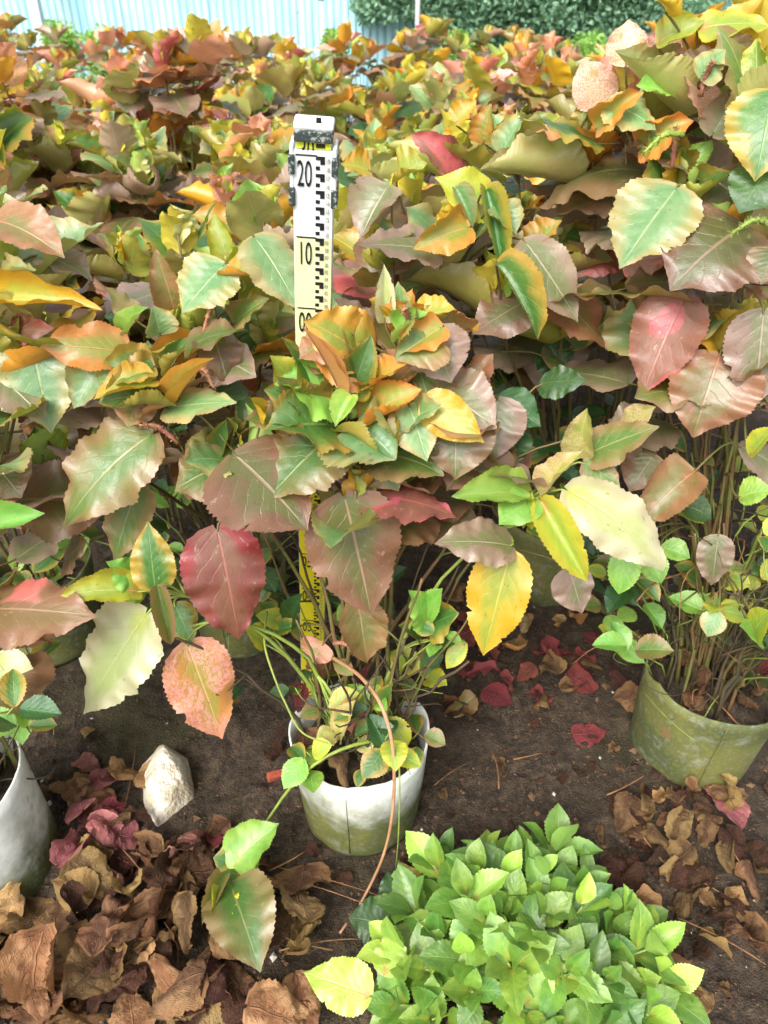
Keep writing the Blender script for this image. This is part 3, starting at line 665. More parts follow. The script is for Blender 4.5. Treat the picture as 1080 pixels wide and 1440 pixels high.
Lf.stems(12, .5); Lf.dead(8, 0, .08, .09); Lf.tangle(16, .12, .09); Lf.sprouts(22, .05, .4, .34, .055, ('dkgreen', 'green', 'dkgreen', 'green', 'lightgreen')); Lf.finish()

Rt = Near(pR[0], pR[1]+.02, zR, 'tall copperleaf shrub in the mossed olive pot, large brown leaves over bare stems', 14)
for a in ((1040, 330, 1.08, 9, .14, .2), (935, 450, 1.12, 8, .13), (1060, 470, 1.05, 8, .13), (955, 262, 1.15, 9, .14, .3), (880, 110, 1.3, 10, .13, .8), (1000, 70, 1.22, 10, .14, .5), (1085, 120, 1.1, 9, .14, .2), (1000, 500, 1.1, 7, .13), (930, 160, 1.3, 9, .13, .7), (1090, 30, 1.25, 9, .14, .4), (830, 180, 1.35, 9, .13, .8)): Rt.shoot(*a)
for a in (
 (952,264,872,377,124,'palegreen','flat',1.1,-.06,0,1), (1046,318,943,408,165,'bronze','flat',1.05,-.05,0,2), (1012,500,974,614,122,'copper','droop',1.03,-.05,0,4), (962,418,904,554,104,'pinkred','flat',1.08,-.05,0,3), (1074,438,1060,572,96,'mauve','flat',1.02,-.04,0,0),
 (1088,128,1062,254,108,'green','flat',1.08,-.05,0,2), (1002,190,1046,120,64,'mauve','cup',1.15,.0,0,3), (995,160,962,90,50,'pinkmottle','cup',1.17,.02), (854,146,922,182,70,'palegreen','flat',1.2,-.03), (985,40,1082,38,70,'lime','wave',1.2,-.02), (925,60,990,30,62,'lime','cup',1.22,-.02), (1000,70,1078,80,50,'yellow','roll',1.2,-.03),
 (880,92,884,28,70,'pinkmottle','cup',1.25,.02), (930,95,944,30,66,'pinkmottle','cup',1.24,.02), (842,150,818,84,68,'pinkmottle','flat',1.28,.02), (938,20,920,0,60,'yellow','roll',1.2,-.02), (985,110,1020,70,60,'palegreen','flat',1.14,-.01), (900,210,975,170,70,'orange','roll',1.2,-.03), (840,180,905,130,52,'orange','roll',1.2,-.03),
 (940,130,895,120,60,'lightgreen','cup',1.2,-.02), (878,370,945,360,60,'pinkred','flat',1.18,-.03), (1000,250,1060,300,90,'bronze','flat',1.15,-.04), (980,400,880,400,90,'bronze','flat',1.15,-.04), (1078,240,1040,300,80,'dkgreen','flat',1.05,-.03),
 (976,664,896,742,84,'copper','cup',1.0,-.04), (920,640,885,692,60,'bronze','flat',1.05,-.03), (1010,754,1000,823,50,'mauve','flat',.97,-.02), (950,560,930,500,50,'dkgreen','flat',1.15,-.03), (1080,560,1060,520,50,'copper','flat',1.05,-.02), (810,215,735,200,70,'pinkorange','flat',1.4,-.03,160), (1060,170,1085,210,70,'mauve','flat',1.1,-.03),
 (1090,350,1070,400,60,'bronze','flat',1.0,-.03),
 (655+400,640,1090,600,40,'lime','spr',.95,-.02), (1040,700,1085,690,52,'lightgreen','spr',.95,-.02), (1060,890,1085,860,56,'lime','spr',.9,-.02), (1070,900,1040,880,50,'lightgreen','spr',.9,-.02), (1010,860,995,895,40,'palegreen','spr',.93,-.02), (880,770,870,835,50,'lightgreen','spr',1.0,-.03), (905,780,930,820,46,'lightgreen','spr',1.0,-.03), (930,770,970,785,40,'lightgreen','spr',1.0,-.02), (960,710,1000,730,50,'dkgreen','spr',1.05,-.02),
): Rt.leaf(*a)
Rt.spike(1085, 318, 1030, 328, 1.0, .004, M_VINEG); Rt.spike(960, 190, 905, 215, 1.12, .004, M_VINEG); Rt.spike(985, 135, 1002, 90, 1.14); Rt.spike(945, 235, 950, 180, 1.15)
Rt.stems(26, .62, .09, .16); Rt.tangle(80, .4, .14, .15); Rt.dead(12, .0, .12, .1); Rt.sprouts(40, .1, .55, .22, .05); Rt.finish()

Mi = Near(POTS2[1][0], POTS2[1][1], POTS2[1][2], 'copperleaf shrub with folded green and orange leaves to the right of the staff top', 15)
for a in ((640, 320, 1.25, 9, .13), (700, 400, 1.2, 8, .13), (725, 195, 1.5, 10, .13, .5), (790, 440, 1.25, 7, .13), (560, 290, 1.4, 9, .13, .2), (640, 200, 1.6, 10, .13, .5), (530, 350, 1.25, 8, .12), (810, 300, 1.45, 9, .13, .5), (770, 350, 1.3, 8, .13)): Mi.shoot(*a)
for a in (
 (742,190,816,213,64,'pinkmottle','flat',1.45,-.04), (705,215,738,160,48,'palegreen','cup',1.45,.0), (680,200,690,146,52,'orange','cup',1.5,.0), (640,172,670,142,40,'yellow','cup',1.5,.0), (640,250,578,190,60,'pinkred','cup',1.5,.0), (684,268,708,392,60,'green','fold',1.22,-.05), (690,300,612,250,70,'lime','wave',1.25,.0),
 (660,320,582,350,60,'orange','roll',1.2,-.03), (545,262,508,334,88,'mauve','cup',1.3,-.04), (618,352,502,344,90,'mauve','flat',1.22,-.04,0,3), (738,340,812,452,84,'mauve','flat',1.18,-.05), (700,372,756,476,84,'green','fold',1.15,-.05), (745,350,790,310,60,'orange','cup',1.22,-.01), (780,415,852,490,84,'copper','wave',1.22,-.04), (745,420,664,470,80,'bronze','flat',1.2,-.04),
 (700,290,725,330,60,'palegreen','cup',1.2,-.03), (640,265,665,320,60,'palegreen','fold',1.24,-.02), (870,350,812,390,60,'pinkred','flat',1.3,-.03), (790,330,850,350,60,'green','flat',1.35,-.03), (560,250,600,230,60,'lime','roll',1.35,-.02), (520,240,480,230,60,'yellow','cup',1.4,-.02), (770,480,800,540,60,'dkgreen','flat',1.3,-.03), (740,200,770,240,60,'green','cup',1.45,-.03),
): Mi.leaf(*a)
Mi.stems(14, .5); Mi.sprouts(26, .0, .45, .34, .065, ('dkgreen', 'green', 'dkgreen')); Mi.finish()
for i, (px_, lab) in enumerate(((2, 'shaded copperleaf shrub among dark weeds behind the pale pot at the edge'), (3, 'copperleaf shrub hidden behind the tall shrub in the mossed pot'))):
    x, y, zs = POTS2[px_]; o = shrub(x, y, zs, .62, 8, 9, .13, .1, lab, 60+i, .2, group='near copperleaf shrubs')

# ------------------------------------------------------------------ measuring staff
LEAN = R(11); SY0 = 1.2
def mat_flat(name, c, rough=.4, wear=None, spec=.5):
    b = NB(name); co = b.n('ShaderNodeTexCoord').outputs['Object']; n = b.noise(co, 22, 5, .65); n2 = b.noise(co, 160, 4, .7)
    col = b.mix(b.math('MULTIPLY', b.step(n, .5, .75), .18), lin(*c), lin(120,110,90))
    if wear: col = b.mix(b.step(n2, .52, .6), col, lin(*wear))
    return b.end(b.prin(col, rough, spec, b.bump(n2, .1, .001)))
MY = mat_flat('staff_yellow', (226,214,40)); MW = mat_flat('staff_white', (226,230,228)); MP = mat_flat('staff_yellow_glare', (222,226,170)); MK = mat_flat('staff_ink', (22,24,26), .5)
ML = mat_flat('staff_lime', (214,226,60)); MRB = mat_flat('staff_rubber', (44,56,54), .7, (150,156,150)); MAL = mat_flat('staff_aluminium', (196,200,200), .35)
MTINY = mat_flat('staff_small_print', (150,156,140), .5)
sp = atY(441, 600, SY0)
def sdep(q): return (SY0-q*math.sin(LEAN))*CP + (CAM_H-q*math.cos(LEAN))*SP
sx0, sx1 = (439-540)/FPX*sdep(0), (442.5-540)/FPX*sdep(1.2)
stf = empty('measuring_staff', (sx0, SY0, 0), 'telescopic yellow and white levelling staff standing behind the central pot', 'measuring staff')
stf.rotation_euler = (LEAN, math.atan((sx1-sx0)/1.2), 0)
W_ = .049
def bevbox(name, mat, x0, x1, y0, y1, z0, z1, parent=stf, bev=.002):
    mb = MB(); mb.box(x0, x1, y0, y1, z0, z1); o = mb.build(name, mat, parent, False)
    md = o.modifiers.new('b', 'BEVEL'); md.width = bev; md.segments = 2; return o
bevbox('staff_body', MAL, -W_/2, W_/2, 0, .024, -.03, 1.205)
def face(name, mat, z0, z1, w=W_*.95):
    mb = MB(); mb.box(-w/2, w/2, -.0012, .001, z0, z1); return mb.build(name, mat, stf, False)
fY = face('yellow_face', MY, -.03, .9); fP = face('glare_pale_face', MP, .9005, 1.0995); fW = face('white_face', MW, 1.1, 1.203)  # middle face: glare on the yellow painted in as a paler colour
for_z = lambda z: fY if z < .91 else fP if z < 1.105 else fW
mk = MB(); tiny = []
def e_marks(z, x0=.003, u=.0062):
    # one 2 cm period: a hooked mark and a small square
    y0, y1 = -.0022, -.0010
    mk.box(x0, x0+2*u*.86, y0, y1, z+.0155, z+.0195); mk.box(x0+u*.86, x0+2*u*.86, y0-.0001, y1, z+.0105, z+.0156); mk.box(x0, x0+u*.8, y0, y1, z+.004, z+.0082)
for k in range(0, 60): e_marks(.02*k)
for k in range(0, 13): mk.box(-W_*.42, .004, -.0021, -.0010, .1*k-.0008, .1*k+.0008)
mk.build('graduation_marks', MK, stf, False)
def text(name, body, x, z, size, sx, mat, parent=stf, y=-.0024, align='LEFT', space=None):
    c = bpy.data.curves.new(name, 'FONT'); c.body = body; c.size = size; c.extrude = .0004; c.align_x = align; c.materials.append(mat); c.resolution_u = 3
    if space: c.space_line = space
    tmp = bpy.data.objects.new(name, c); COL.objects.link(tmp)
    me = bpy.data.meshes.new_from_object(tmp); bpy.data.objects.remove(tmp)
    if not me.materials: me.materials.append(mat)
    o = link(name, me, parent, (x, y, z)); o.rotation_euler = (PI/2, 0, 0); o.scale = (sx, 1, 1); return o
for lab, z in (('00', 1.0), ('10', 1.1), ('20', 1.2), ('09', .9), ('08', .8), ('07', .7), ('06', .6), ('05', .5), ('04', .4), ('03', .3), ('02', .2), ('01', .1)):
    text('numeral', lab, -.0195, z-.036, .044, .42, MK, for_z(z))
for z0, z1 in ((1.0, 1.1), (1.1, 1.2), (.3, .4), (.2, .3)):
    for k in range(10):
        z = z0+.01*k; text('small_numeral', '%02d' % ((int(round(z0*100))+k) % 100), .0148, z+.002, .0085, .55, MTINY, for_z(z-.005))
# inner section with its cap
bevbox('inner_section', MAL, -W_*.42, W_*.42, .003, .021, 1.1, 1.228)
mb = MB(); mb.box(-W_*.41, W_*.41, .0015, .0035, 1.206, 1.228); fL = mb.build('lime_face', ML, stf, False)
mk2 = MB()
for zz in (1.212, 1.232): mk2.box(.003, .009, .0004, .0016, zz+.003, zz+.009); mk2.box(.003, .0135, .0005, .0016, zz-.004, zz+.0005)
mk2.build('graduation_marks', MK, stf, False)
text('numeral', '30', -.0165, 1.19, .042, .42, MK, fL, y=.0009)
bevbox('top_cap', MW, -W_*.47, W_*.47, -.001, .026, 1.2265, 1.2355, bev=.003)
bevbox('cap_band', MRB, -W_*.455, W_*.455, -.0035, .0265, 1.2145, 1.2275, bev=.0015)
for z in (1.165, 1.195):
    bevbox('collar', MW, -W_*.56, -W_*.47, -.003, .027, z-.02, z+.016, bev=.002); bevbox('collar', MW, W_*.47, W_*.56, -.003, .027, z-.02, z+.016, bev=.002)
for sx in (-1, 1):
    for z in (1.14, 1.178):
        x0, x1 = sorted((sx*W_*.44, sx*W_*.595)); bevbox('locking_pad', MRB, x0, x1, -.006, .028, z, z+.022, bev=.0012)

# ------------------------------------------------------------------ bright green foreground plant
gc = atZ(732, 1352, .05); gz0 = gh(gc.x, gc.y)
gp = empty('young_green_plant', (gc.x, gc.y, gz0), 'low bright green leafy plant, its serrated rosettes mounded on the soil in front', 'plant')
rg = random.Random(5); go = Vector((gc.x, gc.y, gz0)); NS = 49
for i in range(NS):
    a = 2.39996*i; q = math.sqrt((i+.5)/NS); rx, ry = .225, .185
    top = Vector((math.cos(a)*q*rx, math.sin(a)*q*ry, .185 - .11*q*q + rg.uniform(-.035, .03)))
    mb = MB(); b0 = Vector((top.x*.4, top.y*.4, -.02)); dr = Vector((math.cos(a)*q*.75 + rg.uniform(-.2, .2), math.sin(a)*q*.75 - .1 + rg.uniform(-.2, .2), 1)).normalized()
    mb.tube(bez(b0, b0+Vector((0, 0, .06)), top-dr*.05, top, 6), [.003, .0028, .0026, .0024, .0022, .002, .0018], 5); mb.build('stem', M_VINEG, gp)
    lt = rg.random() < .35
    az = rg.random()*6.28; sz = rg.uniform(.8, 1.2)*(.9+.25*q)
    for k in range(6):
        pr = k//2; azk = az + (PI if k % 2 else 0) + pr*PI/2 + rg.uniform(-.25, .25)
        el = R((62, 38, 12)[pr]) + rg.uniform(-.25, .3)
        e1 = dr.orthogonal().normalized(); e2 = dr.cross(e1)
        d = e1*math.cos(azk) + e2*math.sin(azk); y = d*math.cos(el) + dr*math.sin(el)
        L = sz*(.047, .062, .068)[pr]*rg.uniform(.85, 1.15)
        mt = rg.choice(['spr_lt', 'sprout', 'sprout']) if (lt or pr == 0 and rg.random() < .4) else rg.choice(['sprout', 'sprout', 'sprout', 'sprout_d', 'sprout_d'])
        leaf_obj(gp, rg.choice(VAR['spr']), mt, frame(top - dr*(.02*pr) + d*.006, y, dr + Vector((0, 0, .4)), L*rg.uniform(.66, .82), L))
for bx, by, tx, ty, z, mt, wd in ((545,1300,490,1290,.06,'dkgreen',.075), (560,1280,545,1225,.06,'dkgreen',.06), (520,1400,428,1368,.10,'spr_lt',.075), (540,1370,560,1305,.12,'spr_lt',.05), (590,1270,560,1210,.07,'green',.05)):
    b = atZ(bx, by, z)-go; t = atZ(tx, ty, z+.01)-go
    leaf_obj(gp, VAR['flat'][1], mt, frame(b, t-b, Vector((0, -.4, 1)), wd, (t-b).length))

# ------------------------------------------------------------------ leaf litter
LIT = 'crumpled brown leaves in the litter'
def litter(x, y, z, L, mat, var, label, group, rg, flat=.75, rot=None, name='fallen_leaf'):
    q = Quaternion((0, 0, 1), rg.random()*6.28 if rot is None else rot) @ Quaternion((rg.uniform(-1, 1), rg.uniform(-1, 1), 0), rg.uniform(0, flat))
    me = rg.choice(VAR[var]); s = Vector((L*rg.uniform(.8, 1.05), L, L*rg.uniform(.7, 1)))
    if var == 'dry': s.x *= rg.uniform(.6, 1.)
    M = Matrix.LocRotScale(Vector((x, y, z)), q, s)
    co = np.empty(len(me.vertices)*3, np.float32); me.vertices.foreach_get('co', co); co = co.reshape(-1, 3)
    A_ = np.array(M.to_3x3()); zz = (co @ A_.T)[:, 2]; ctr = (co @ A_.T).mean(0)
    M.translation = Vector((x-ctr[0], y-ctr[1], z - np.percentile(zz, 6)))
    o = leaf_obj(None, me, mat, M, name)
    return tag(o, label, 'fallen leaf', group)
rg = random.Random(21); cnt = 0
def pix_litter(n, x0, x1, y0, y1, mats, lab, grp, size=(.075, .12), lay=.03, dens=None, var=('dry',)):
    for i in range(n):
        px, py = rg.uniform(x0, x1), rg.uniform(y0, y1)
        if dens and not dens(px, py): continue
        g = atZ(px, py, 0)
        if any(math.hypot(g.x-p[0], g.y-p[1]) < .125 for p in (pA, pR, pL)): continue
        litter(g.x, g.y, gh(g.x, g.y)*1 + rg.random()*lay, rg.uniform(*size), rg.choice(mats), rg.choice(var), lab, grp, rg)
BR = ['dry', 'dry', 'drytan', 'drydark', 'dry', 'drytan']
pix_litter(108, -40, 440, 1215, 1470, BR+['drydark'], 'crumpled brown dry leaf in the thick litter heap at lower left', LIT, (.07, .12), lay=.045, dens=lambda a, b: not (255 < a < 420 and b < 1400) or rg.random() < .3, var=('dry', 'dry', 'dryflat'))
pix_litter(40, 60, 330, 1070, 1240, BR+['dryred', 'drypink', 'dryred', 'drypink', 'drydark'], 'dry curled leaf on soil between pale pot and white stone', 'dry leaves round the white stone', (.06, .1), .015, lambda a, b: a < 190 or b > 1170)
pix_litter(64, 860, 1120, 1110, 1400, ['dry', 'drydark', 'drydark', 'dry', 'drytan'], 'small dark dry leaf on soil below the mossed olive pot', 'dark dry leaves below the mossed pot', (.045, .085), .012)
pix_litter(56, 620, 890, 830, 1020, ['dryred', 'dry', 'dryred', 'drydark', 'dryred', 'copper'], 'curled reddish leaf on the shaded soil between the two pots', 'reddish leaves between the pots', (.05, .09), .015, lambda a, b: rg.random() < (1.3 - (b-850)/190))
pix_litter(60, 380, 1000, 1010, 1260, ['drydark', 'dry', 'drydark'], 'tiny shrivelled dark leaf on the open soil around the central pot', 'tiny shrivelled leaves on open soil', (.025, .045), .004)
for px, py, L, mt, var, lab in (
 (737, 960, .055, 'dryred', 'dryflat', 'small crimson fallen leaf lying between the pots'), (828, 1040, .075, 'dryred', 'dryflat', 'folded crimson leaf on bare soil left of the mossed pot'), (880, 918, .06, 'dryred', 'dryflat', 'crimson leaf leaning on the rim of the mossed pot'),
 (1022, 1148, .10, 'drypink', 'dryflat', 'dull pink fallen leaf on the soil below the mossed pot'), (148, 1168, .09, 'drypink', 'dryflat', 'dull purple pink fallen leaf beside the pale pot'), (268, 1215, .12, 'drytan', 'dryflat', 'large flat tan dry leaf below the white stone'),
 (225, 1110, .08, 'drytan', 'dryflat', 'tan dry leaf draped over the white stone'), (590, 1020, .06, 'dryred', 'dryflat', 'dull red leaf lying just beside the central pot'), (700, 990, .07, 'dryred', 'dryflat', 'crumpled red leaf nearest the middle of the bare soil'), (120, 1030, .05, 'drytan', 'dry', 'small tan leaf on dark soil above the white stone'),
 (70, 1400, .13, 'drytan', 'dry', 'big tan crumpled leaf at the lower corner of the litter'), (240, 1400, .13, 'drytan', 'dry', 'big golden brown crumpled leaf low in the litter heap'), (480, 1180+60, .04, 'drydark', 'dry', 'dark shrivelled leaf at the foot of the central pot'), (600, 1225, .06, 'mauve', 'dryflat', 'greyish mauve leaf behind the green plant')):
    g = atZ(px, py, 0); zz = gh(g.x, g.y) + (.05 if 'draped' in lab else .006)
    if 'leaning' in lab: zz = .16
    if 'big' in lab: zz += .03
    litter(g.x, g.y, zz, L, mt, var, lab, None, rg, .3)
# fine crumbs of soil, bark and pebbles: one mass
cr = MB(); rg2 = np.random.default_rng(3)
for i in range(4200):
    px, py = rg2.uniform(-60, 1140), rg2.uniform(820, 1480); g = atZ(px, py, 0); r = rg2.uniform(.0012, .0042)*(rg2.uniform(1.8, 3.2) if rg2.random() < .07 else 1)
    c = np.array([g.x, g.y, gh(g.x, g.y)+r*.3]); d = rg2.normal(size=(6, 3))*.3
    o6 = np.array([(1,0,0),(0,1,0),(-1,0,0),(0,-1,0),(0,0,1),(0,0,-1)], float)*(1+d*.6)*r*np.array([1, rg2.uniform(.6, 1.6), .7])
    cr.add((o6+c).tolist(), [(0,1,4),(1,2,4),(2,3,4),(3,0,4),(1,0,5),(2,1,5),(3,2,5),(0,3,5)])
def crumb_mat():
    b = NB('crumbs'); g = b.n('ShaderNodeNewGeometry'); r = g.outputs['Random Per Island']
    c = b.mix(b.step(r, .3, .6), lin(62,44,34), lin(104,80,58)); c = b.mix(b.step(r, .972, .98), c, lin(196,190,176))
    return b.end(b.prin(c, .8, .2))
tag(cr.build('soil_crumbs', crumb_mat(), smooth=False), 'loose crumbs of soil and grit on the ground', None, None, 'stuff')

# white stone
st = MB(); gs = atZ(232, 1120, 0); rg3 = np.random.default_rng(8); nu_, nv_ = 40, 24; vs = []
for i in range(nv_+1):
    th = PI*i/nv_
    for k in range(nu_):
        a = 2*PI*k/nu_; d = np.array([math.sin(th)*math.cos(a), math.sin(th)*math.sin(a), math.cos(th)])
        r = 1.
        for nd, lim in (((.25,-.3,.9),.5), ((.9,.15,.3),.6), ((-.9,-.1,.25),.62), ((.3,-.9,.2),.74), ((-.4,.85,.3),.74), ((.65,-.6,.45),.6), ((-.55,-.65,.55),.62), ((.5,.75,.4),.68), ((-.6,.3,.75),.56), ((.7,.3,.65),.6)):
            nd = np.array(nd)/np.linalg.norm(nd); dt = float(d@nd)
            if dt > 0: r = min(r, lim/dt)
        r += .05*float(fbm(np.array([d[0]*4+9]), np.array([d[1]*4+d[2]*3]), 3)[0])
        vs.append((d[0]*r*.064, d[1]*r*.098, d[2]*r*.072+.02))
fs = [(i*nu_+k, (i+1)*nu_+k, (i+1)*nu_+(k+1) % nu_, i*nu_+(k+1) % nu_) for i in range(nv_) for k in range(nu_)]
st.add(vs, fs); so = st.build('white_stone', simple('limestone', (232,224,206), (196,180,152), 26, .85, .9, .3, .01), loc=(gs.x, gs.y+.02, gh(gs.x, gs.y)))
so.rotation_euler = (0, 0, R(14)); tag(so, 'angular white stone lying on dark soil by the pale pot', 'stone')
# brick shard
g = atZ(390, 1090, 0); mb = MB(); mb.box(-.022, .022, -.008, .008, -.004, .012); o = mb.build('brick_shard', simple('brick_clay', (168,84,62), (140,66,50), 60, .85, .5), loc=(g.x, g.y, gh(g.x, g.y)+.004), smooth=False)
o.rotation_euler = (.1, .15, R(25)); md = o.modifiers.new('b', 'BEVEL'); md.width = .003; md.segments = 2; tag(o, 'small red clay shard on soil beside the central pot', 'shard')

# twigs and dry petioles
rg = random.Random(31)
def twig(p, q, r, label, group, mat=M_TWIG, bow=.01, name='twig'):
    a, b = Vector(p), Vector(q); m_ = (a+b)/2 + Vector((rg.uniform(-1, 1)*bow, rg.uniform(-1, 1)*bow, bow*.6)); mb = MB()
    o0 = a.copy(); mb.tube(bez(a-o0, (a+(m_-a)*.7)-o0, (b+(m_-b)*.7)-o0, b-o0, 8), [r*(1-.06*k) for k in range(9)], 5)
    return tag(mb.build(name, mat, None, loc=o0), label, 'twig', group)
def gp_(px, py, z=.006): g = atZ(px, py, 0); return (g.x, g.y, gh(g.x, g.y)+z)
for a in ((395,1235,540,1270), (400,1250,520,1290), (380,1240,430,1215), (395,1355,525,1325), (170,1180,192,1050), (180,1215,235,1290), (930,1220,1080,1310), (960,1250,1090,1340), (880,1160,940,1230), (320,1280,360,1250), (255,1440,252,1330), (0,1280,30,1310), (700,1120,690,1060), (720,1080,760,1070), (1000,1180,1060,1260), (440,1290,370,1250), (950,1300,1075,1360), (610,1115,660,1080), (850,1130,900,1110), (400,1330,470,1350)):
    twig(gp_(a[0], a[1], .02), gp_(a[2], a[3], .03 if rg.random() < .5 else .012), rg.uniform(.0012, .0022), 'thin dry brown leaf stalk lying on the soil', 'dry leaf stalks on the soil')
# the long bare runner over the central pot and the green one with a sprig
def runner(pts, r, mat, label, name='runner_stem'):
    ps = [Vector(p) for p in pts]; out = []
    for i in range(len(ps)-1):
        p0 = ps[max(0, i-1)]; p1 = ps[i]; p2 = ps[i+1]; p3 = ps[min(len(ps)-1, i+2)]
        for k in range(6):
            t = k/6; out.append(.5*((2*p1)+(p2-p0)*t+(2*p0-5*p1+4*p2-p3)*t*t+(3*p1-p0-3*p2+p3)*t**3))
    out.append(ps[-1]); o0 = out[0].copy(); mb = MB(); mb.tube([p-o0 for p in out], [r*(1-.35*k/len(out)) for k in range(len(out))], 7)
    return tag(mb.build(name, mat, None, loc=o0), label, 'runner')
runner([atY(468, 925, .92), atY(505, 950, .86), atY(535, 990, .80), atY(552, 1050, .765), atY(553, 1130, .755), atY(540, 1200, .75), atY(510, 1265, .73), atZ(478, 1312, .012)], .0034, M_VINE, 'long bare pinkish runner arching over the front of the central pot')
rs = empty('trailing_sprig', atZ(420, 1070, .2), 'green trailing shoot with a leafy tip hanging from the central pot', 'sprig')
oo = Vector(rs.location); pp = [atY(540, 1040, .86), atY(470, 1046, .80), atY(425, 1075, .775), atZ(385, 1140, .13), atZ(350, 1190, .09), atZ(325, 1215, .075)]
mb = MB(); mb.tube([p-oo for p in bez(pp[0], pp[1], pp[2], pp[3], 9) + bez(pp[3], (pp[3]*2-pp[2]).lerp(pp[4], .7), pp[4], pp[5], 5)[1:]], [.0034-.0001*k for k in range(15)], 6); mb.build('stem', M_VINEG, rs)
for bx, by, tx, ty, w_, mt, var, vi, z0_, z1_ in ((328,1212,392,1158,74,'lightgreen','cup',1,.085,.11), (326,1222,352,1180,56,'lightgreen','flat',1,.08,.09), (325,1212,300,1206,34,'green','spr',0,.08,.085), (322,1222,324,1276,52,'green','flat',2,.08,.075), (324,1244,366,1366,90,'olive','droop',1,.09,.07), (312,1235,284,1300,40,'olive','fold',0,.09,.08), (318,1252,302,1312,44,'lime','cup',2,.09,.08)):
    b = atZ(bx, by, z0_+.012); t = atZ(tx, ty, z1_+.025); y = t-b; wd = w_*1.4/FPX
    leaf_obj(rs, VAR[var][vi], mt, frame(b-oo, y, (CAM-b).normalized()+Vector((0, 0, .5)), wd, y.length))
runner([atY(375, 860, .95), atY(372, 905, .9), atY(385, 950, .86), atY(402, 990, .83), atY(425, 1030, .80), atY(470, 1048, .79)], .0022, M_VINEG, 'thin green runner dropping into the central pot at its rim')
runner([atY(560, 1040, .80), atY(562, 1110, .755), atY(560, 1180, .75), atZ(556, 1225, .01)], .0016, M_VINEG, 'thin straight green stalk in front of the central pot')

# ------------------------------------------------------------------ backdrop: fence, poles, trees, hedging bushes
FY = 9.0
def fence_mat():
    b = NB('fence_paint_hazed'); co = b.n('ShaderNodeTexCoord').outputs['Object']; mp = b.n('ShaderNodeMapping'); b.set(mp.inputs[0], co); mp.inputs[3].default_value = (3, 3, .5)
    n = b.noise(mp.outputs[0], 2.2, 5, .65); n2 = b.noise(co, 14, 4, .7)
    c = b.mix(b.step(n, .35, .7), lin(160,208,220), lin(190,222,228))  # blue paint lightened, far haze is put into its colour
    c = b.mix(b.math('MULTIPLY', b.step(n2, .6, .72), .5), c, lin(140,140,130)); c = b.mix(b.math('MULTIPLY', b.step(n, .66, .76), .5), c, lin(150,120,96))
    return b.end(b.prin(c, .5, .4))
MF = fence_mat(); MFP = simple('fence_post_paint', (206,216,220), (180,190,196), 8, .5)
fe = empty('metal_fence', (0, FY, 0), 'pale blue corrugated metal fence along the far side of the shrub bed', 'fence')
def topz(x): return 1.29 - .012*x
pw = .86
mb = MB(); 
base_m = None
for i in range(-7, 8):
    x0 = i*pw; zt = topz(x0+pw/2); vs = []; fs = []; n = 48
    prof = [0, .018, .018, 0]
    for k in range(n+1):
        x = x0+.004 + (pw-.008)*k/n; y = (0, .02, .02, 0)[k % 4] if True else 0
        vs += [(x, y, 0.02), (x, y, zt)]
    for k in range(n): fs.append((2*k, 2*k+2, 2*k+3, 2*k+1))
    p = MB(); p.add(vs, fs); o = p.build('sheet_panel', MF, fe, False); sd2 = o.modifiers.new('s', 'SOLIDIFY'); sd2.thickness = .003
    pb = MB(); pb.box(x0-.03, x0+.03, .03, .09, 0, zt+.01); pb.build('post', MFP if i % 2 else MF, fe, False)
rl = MB(); rl.box(-7*pw, 8*pw, .025, .06, .5, .55); rl.build('rail', MFP, fe, False)
pl = MB(); g0 = atY(587, 40, 7.6); pl.tube([(0, 0, 0), (0, 0, 3.2)], .021, 12); o = pl.build('white_pole', MW, loc=(g0.x, 7.6, 0)); tag(o, 'slim white pole rising in front of the shaded blue fence', 'pole')
pl = MB(); g0 = atY(453, 40, 8.7); pl.tube([(0, 0, 0), (0, 0, 1.22)], .018, 10); pl.tube([(0, 0, 1.2), (0, 0, 1.23), (0, 0, 1.27), (0, 0, 1.29)], [.02, .05, .05, .03], 12); o = pl.build('garden_lamp', MFP, loc=(g0.x, 8.7, 0)); tag(o, 'short white garden lamp post against the blue fence', 'lamp')
pl = MB(); g0 = atY(56, 40, 8.6); pl.box(-.045, .045, -.045, .045, 0, 2.2); o = pl.build('white_post', MFP, loc=(g0.x, 8.6, 0), smooth=False); tag(o, 'square whitish post in front of the fence beside a round bush', 'post')

def leaf_cloud(mb, c, rad, n, size, rg, squash=1.):
    for i in range(n):
        v = Vector((rg.gauss(0, 1), rg.gauss(0, 1), rg.gauss(0, 1))).normalized()*(rg.random()**.45)
        p = c + Vector((v.x*rad, v.y*rad, v.z*rad*squash)); d = Vector((rg.gauss(0, 1), rg.gauss(0, 1), rg.gauss(-.3, .7))).normalized(); e = d.orthogonal().normalized()
        e = Quaternion(d, rg.random()*6.28) @ e; s = size*rg.uniform(.6, 1.3); nrm = d.cross(e)
        mb.add([p, p+d*s*.5+e*s*.28+nrm*s*.06, p+d*s, p+d*s*.5-e*s*.28+nrm*s*.06], [(0, 1, 2, 3)])
def cloud_mat(name, c1, c2, tr):
    b = NB(name); r = b.n('ShaderNodeNewGeometry').outputs['Random Per Island']
    col = b.mix(r, lin(*c1), lin(*c2)); x = b.n('ShaderNodeBsdfTranslucent'); b.set(x.inputs[0], lin(*tr)); mx = b.n('ShaderNodeMixShader'); mx.inputs[0].default_value = .3
    b.t.links.new(b.prin(col, .5, .4), mx.inputs[1]); b.t.links.new(x.outputs[0], mx.inputs[2]); return b.end(mx.outputs[0])
MT = cloud_mat('tree_leaves_hazed', (108,152,126), (150,184,150), (150,190,130)); MBU = cloud_mat('bush_leaves', (120,170,84), (160,196,100), (170,210,80))  # tree greens are paled to stand in for distant haze
rg = random.Random(77)
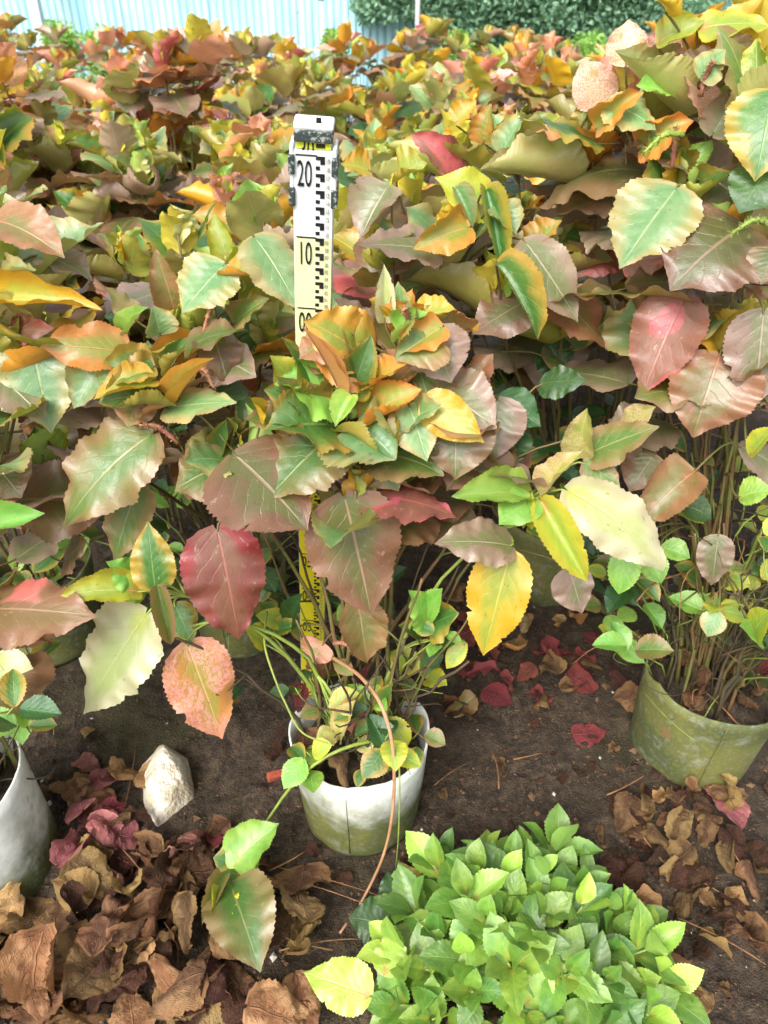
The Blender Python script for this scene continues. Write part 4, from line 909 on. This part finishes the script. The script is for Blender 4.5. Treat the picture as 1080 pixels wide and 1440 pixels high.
def tree(x, y, label, boughs, seed):
    root = empty('broadleaf_tree', (x, y, 0), label, 'tree', 'trees overhanging the blue fence'); rg = random.Random(seed)
    tk = MB(); tk.tube([(0, 0, -.05), (.03, 0, .9), (.0, .03, 1.8), (.06, 0, 3.0), (.0, 0, 4.4)], [.16, .13, .12, .1, .05], 10); tk_o = tk.build('trunk', M_TRUNK, root)
    cm = MB(); lm = MB()
    for bx, by, bz, br, n in boughs:
        c = Vector((bx-x, by-y, bz)); lm.tube(bez(Vector((0, 0, 2.2)), Vector((c.x*.3, c.y*.3, 2.8)), c+Vector((0, 0, .6)), c, 8), [.06-.006*k for k in range(9)], 6)
        for k in range(5):
            o = Vector((rg.uniform(-1, 1)*br*.8, rg.uniform(-1, 1)*br*.6, rg.uniform(-.6, .7)*br)); leaf_cloud(cm, c+o, br*.66, int(n*.5), .055, rg, .8)
    lm.build('limb', M_TRUNK, root); cm.build('crown', MT, root, False)
    return root
def bgp(px, py, Y): return atY(px, py, Y)
bo = []
for px, py, r in ((520,2,.18),(560,-4,.25),(640,-2,.42),(690,14,.42),(745,8,.48),(800,10,.48),(850,0,.5),(905,0,.5),(610,-60,.5),(700,-90,.7),(800,-90,.7),(900,-100,.7),(1000,-20,.6),(1060,-30,.6)):
    c = bgp(px, py, 8.55 + .3*rg.random()); bo.append((c.x, c.y, c.z, r, int(900*r/.4)))
tree(bgp(700, 0, 9.8).x, 9.8, 'dark green tree whose low boughs hang over the blue fence', bo[:5]+bo[8:10], 3)
tree(bgp(900, 0, 9.9).x, 9.9, 'denser dark green tree above the shaded end of the fence', bo[5:8]+bo[10:], 4)
c1 = bgp(395, -12, 10.2); tree(c1.x, 11.5, 'pale far tree showing only a tip above the fence by the lamp', [(c1.x, 10.6, c1.z+.1, .25, 400)], 5)
for i, (px, py, Y, r, lab) in enumerate(((82, 42, 8.2, .17, 'round clipped pale green bush in front of the white post'), (138, 52, 8.0, .14, 'small lime green bush beside the round clipped bush'), (645, 55, 8.1, .16, 'small lime bush in front of the white pole and shaded fence'), (735, 60, 8.1, .17, 'light green bush under the dark overhanging tree'), (830, 60, 8.1, .2, 'grassy green bush at the shaded fence end by the tall shrub'), (470, 52, 8.1, .12, 'tiny lime bush at the foot of the garden lamp'))):
    c = bgp(px, py, Y); root = empty('small_bush', (c.x, Y, 0), lab, 'bush', 'small bushes along the fence'); cm = MB(); leaf_cloud(cm, Vector((0, 0, c.z-r*.5)), r, 900, .05, rg, 1.); leaf_cloud(cm, Vector((0, 0, c.z-r*1.6)), r*1.1, 500, .05, rg, 1.2); cm.build('crown', MBU, root, False)
    tk = MB(); tk.tube([(0, 0, -.02), (0, 0, c.z-r*.6)], [.02, .012], 6); tk.build('trunk', M_TRUNK, root)
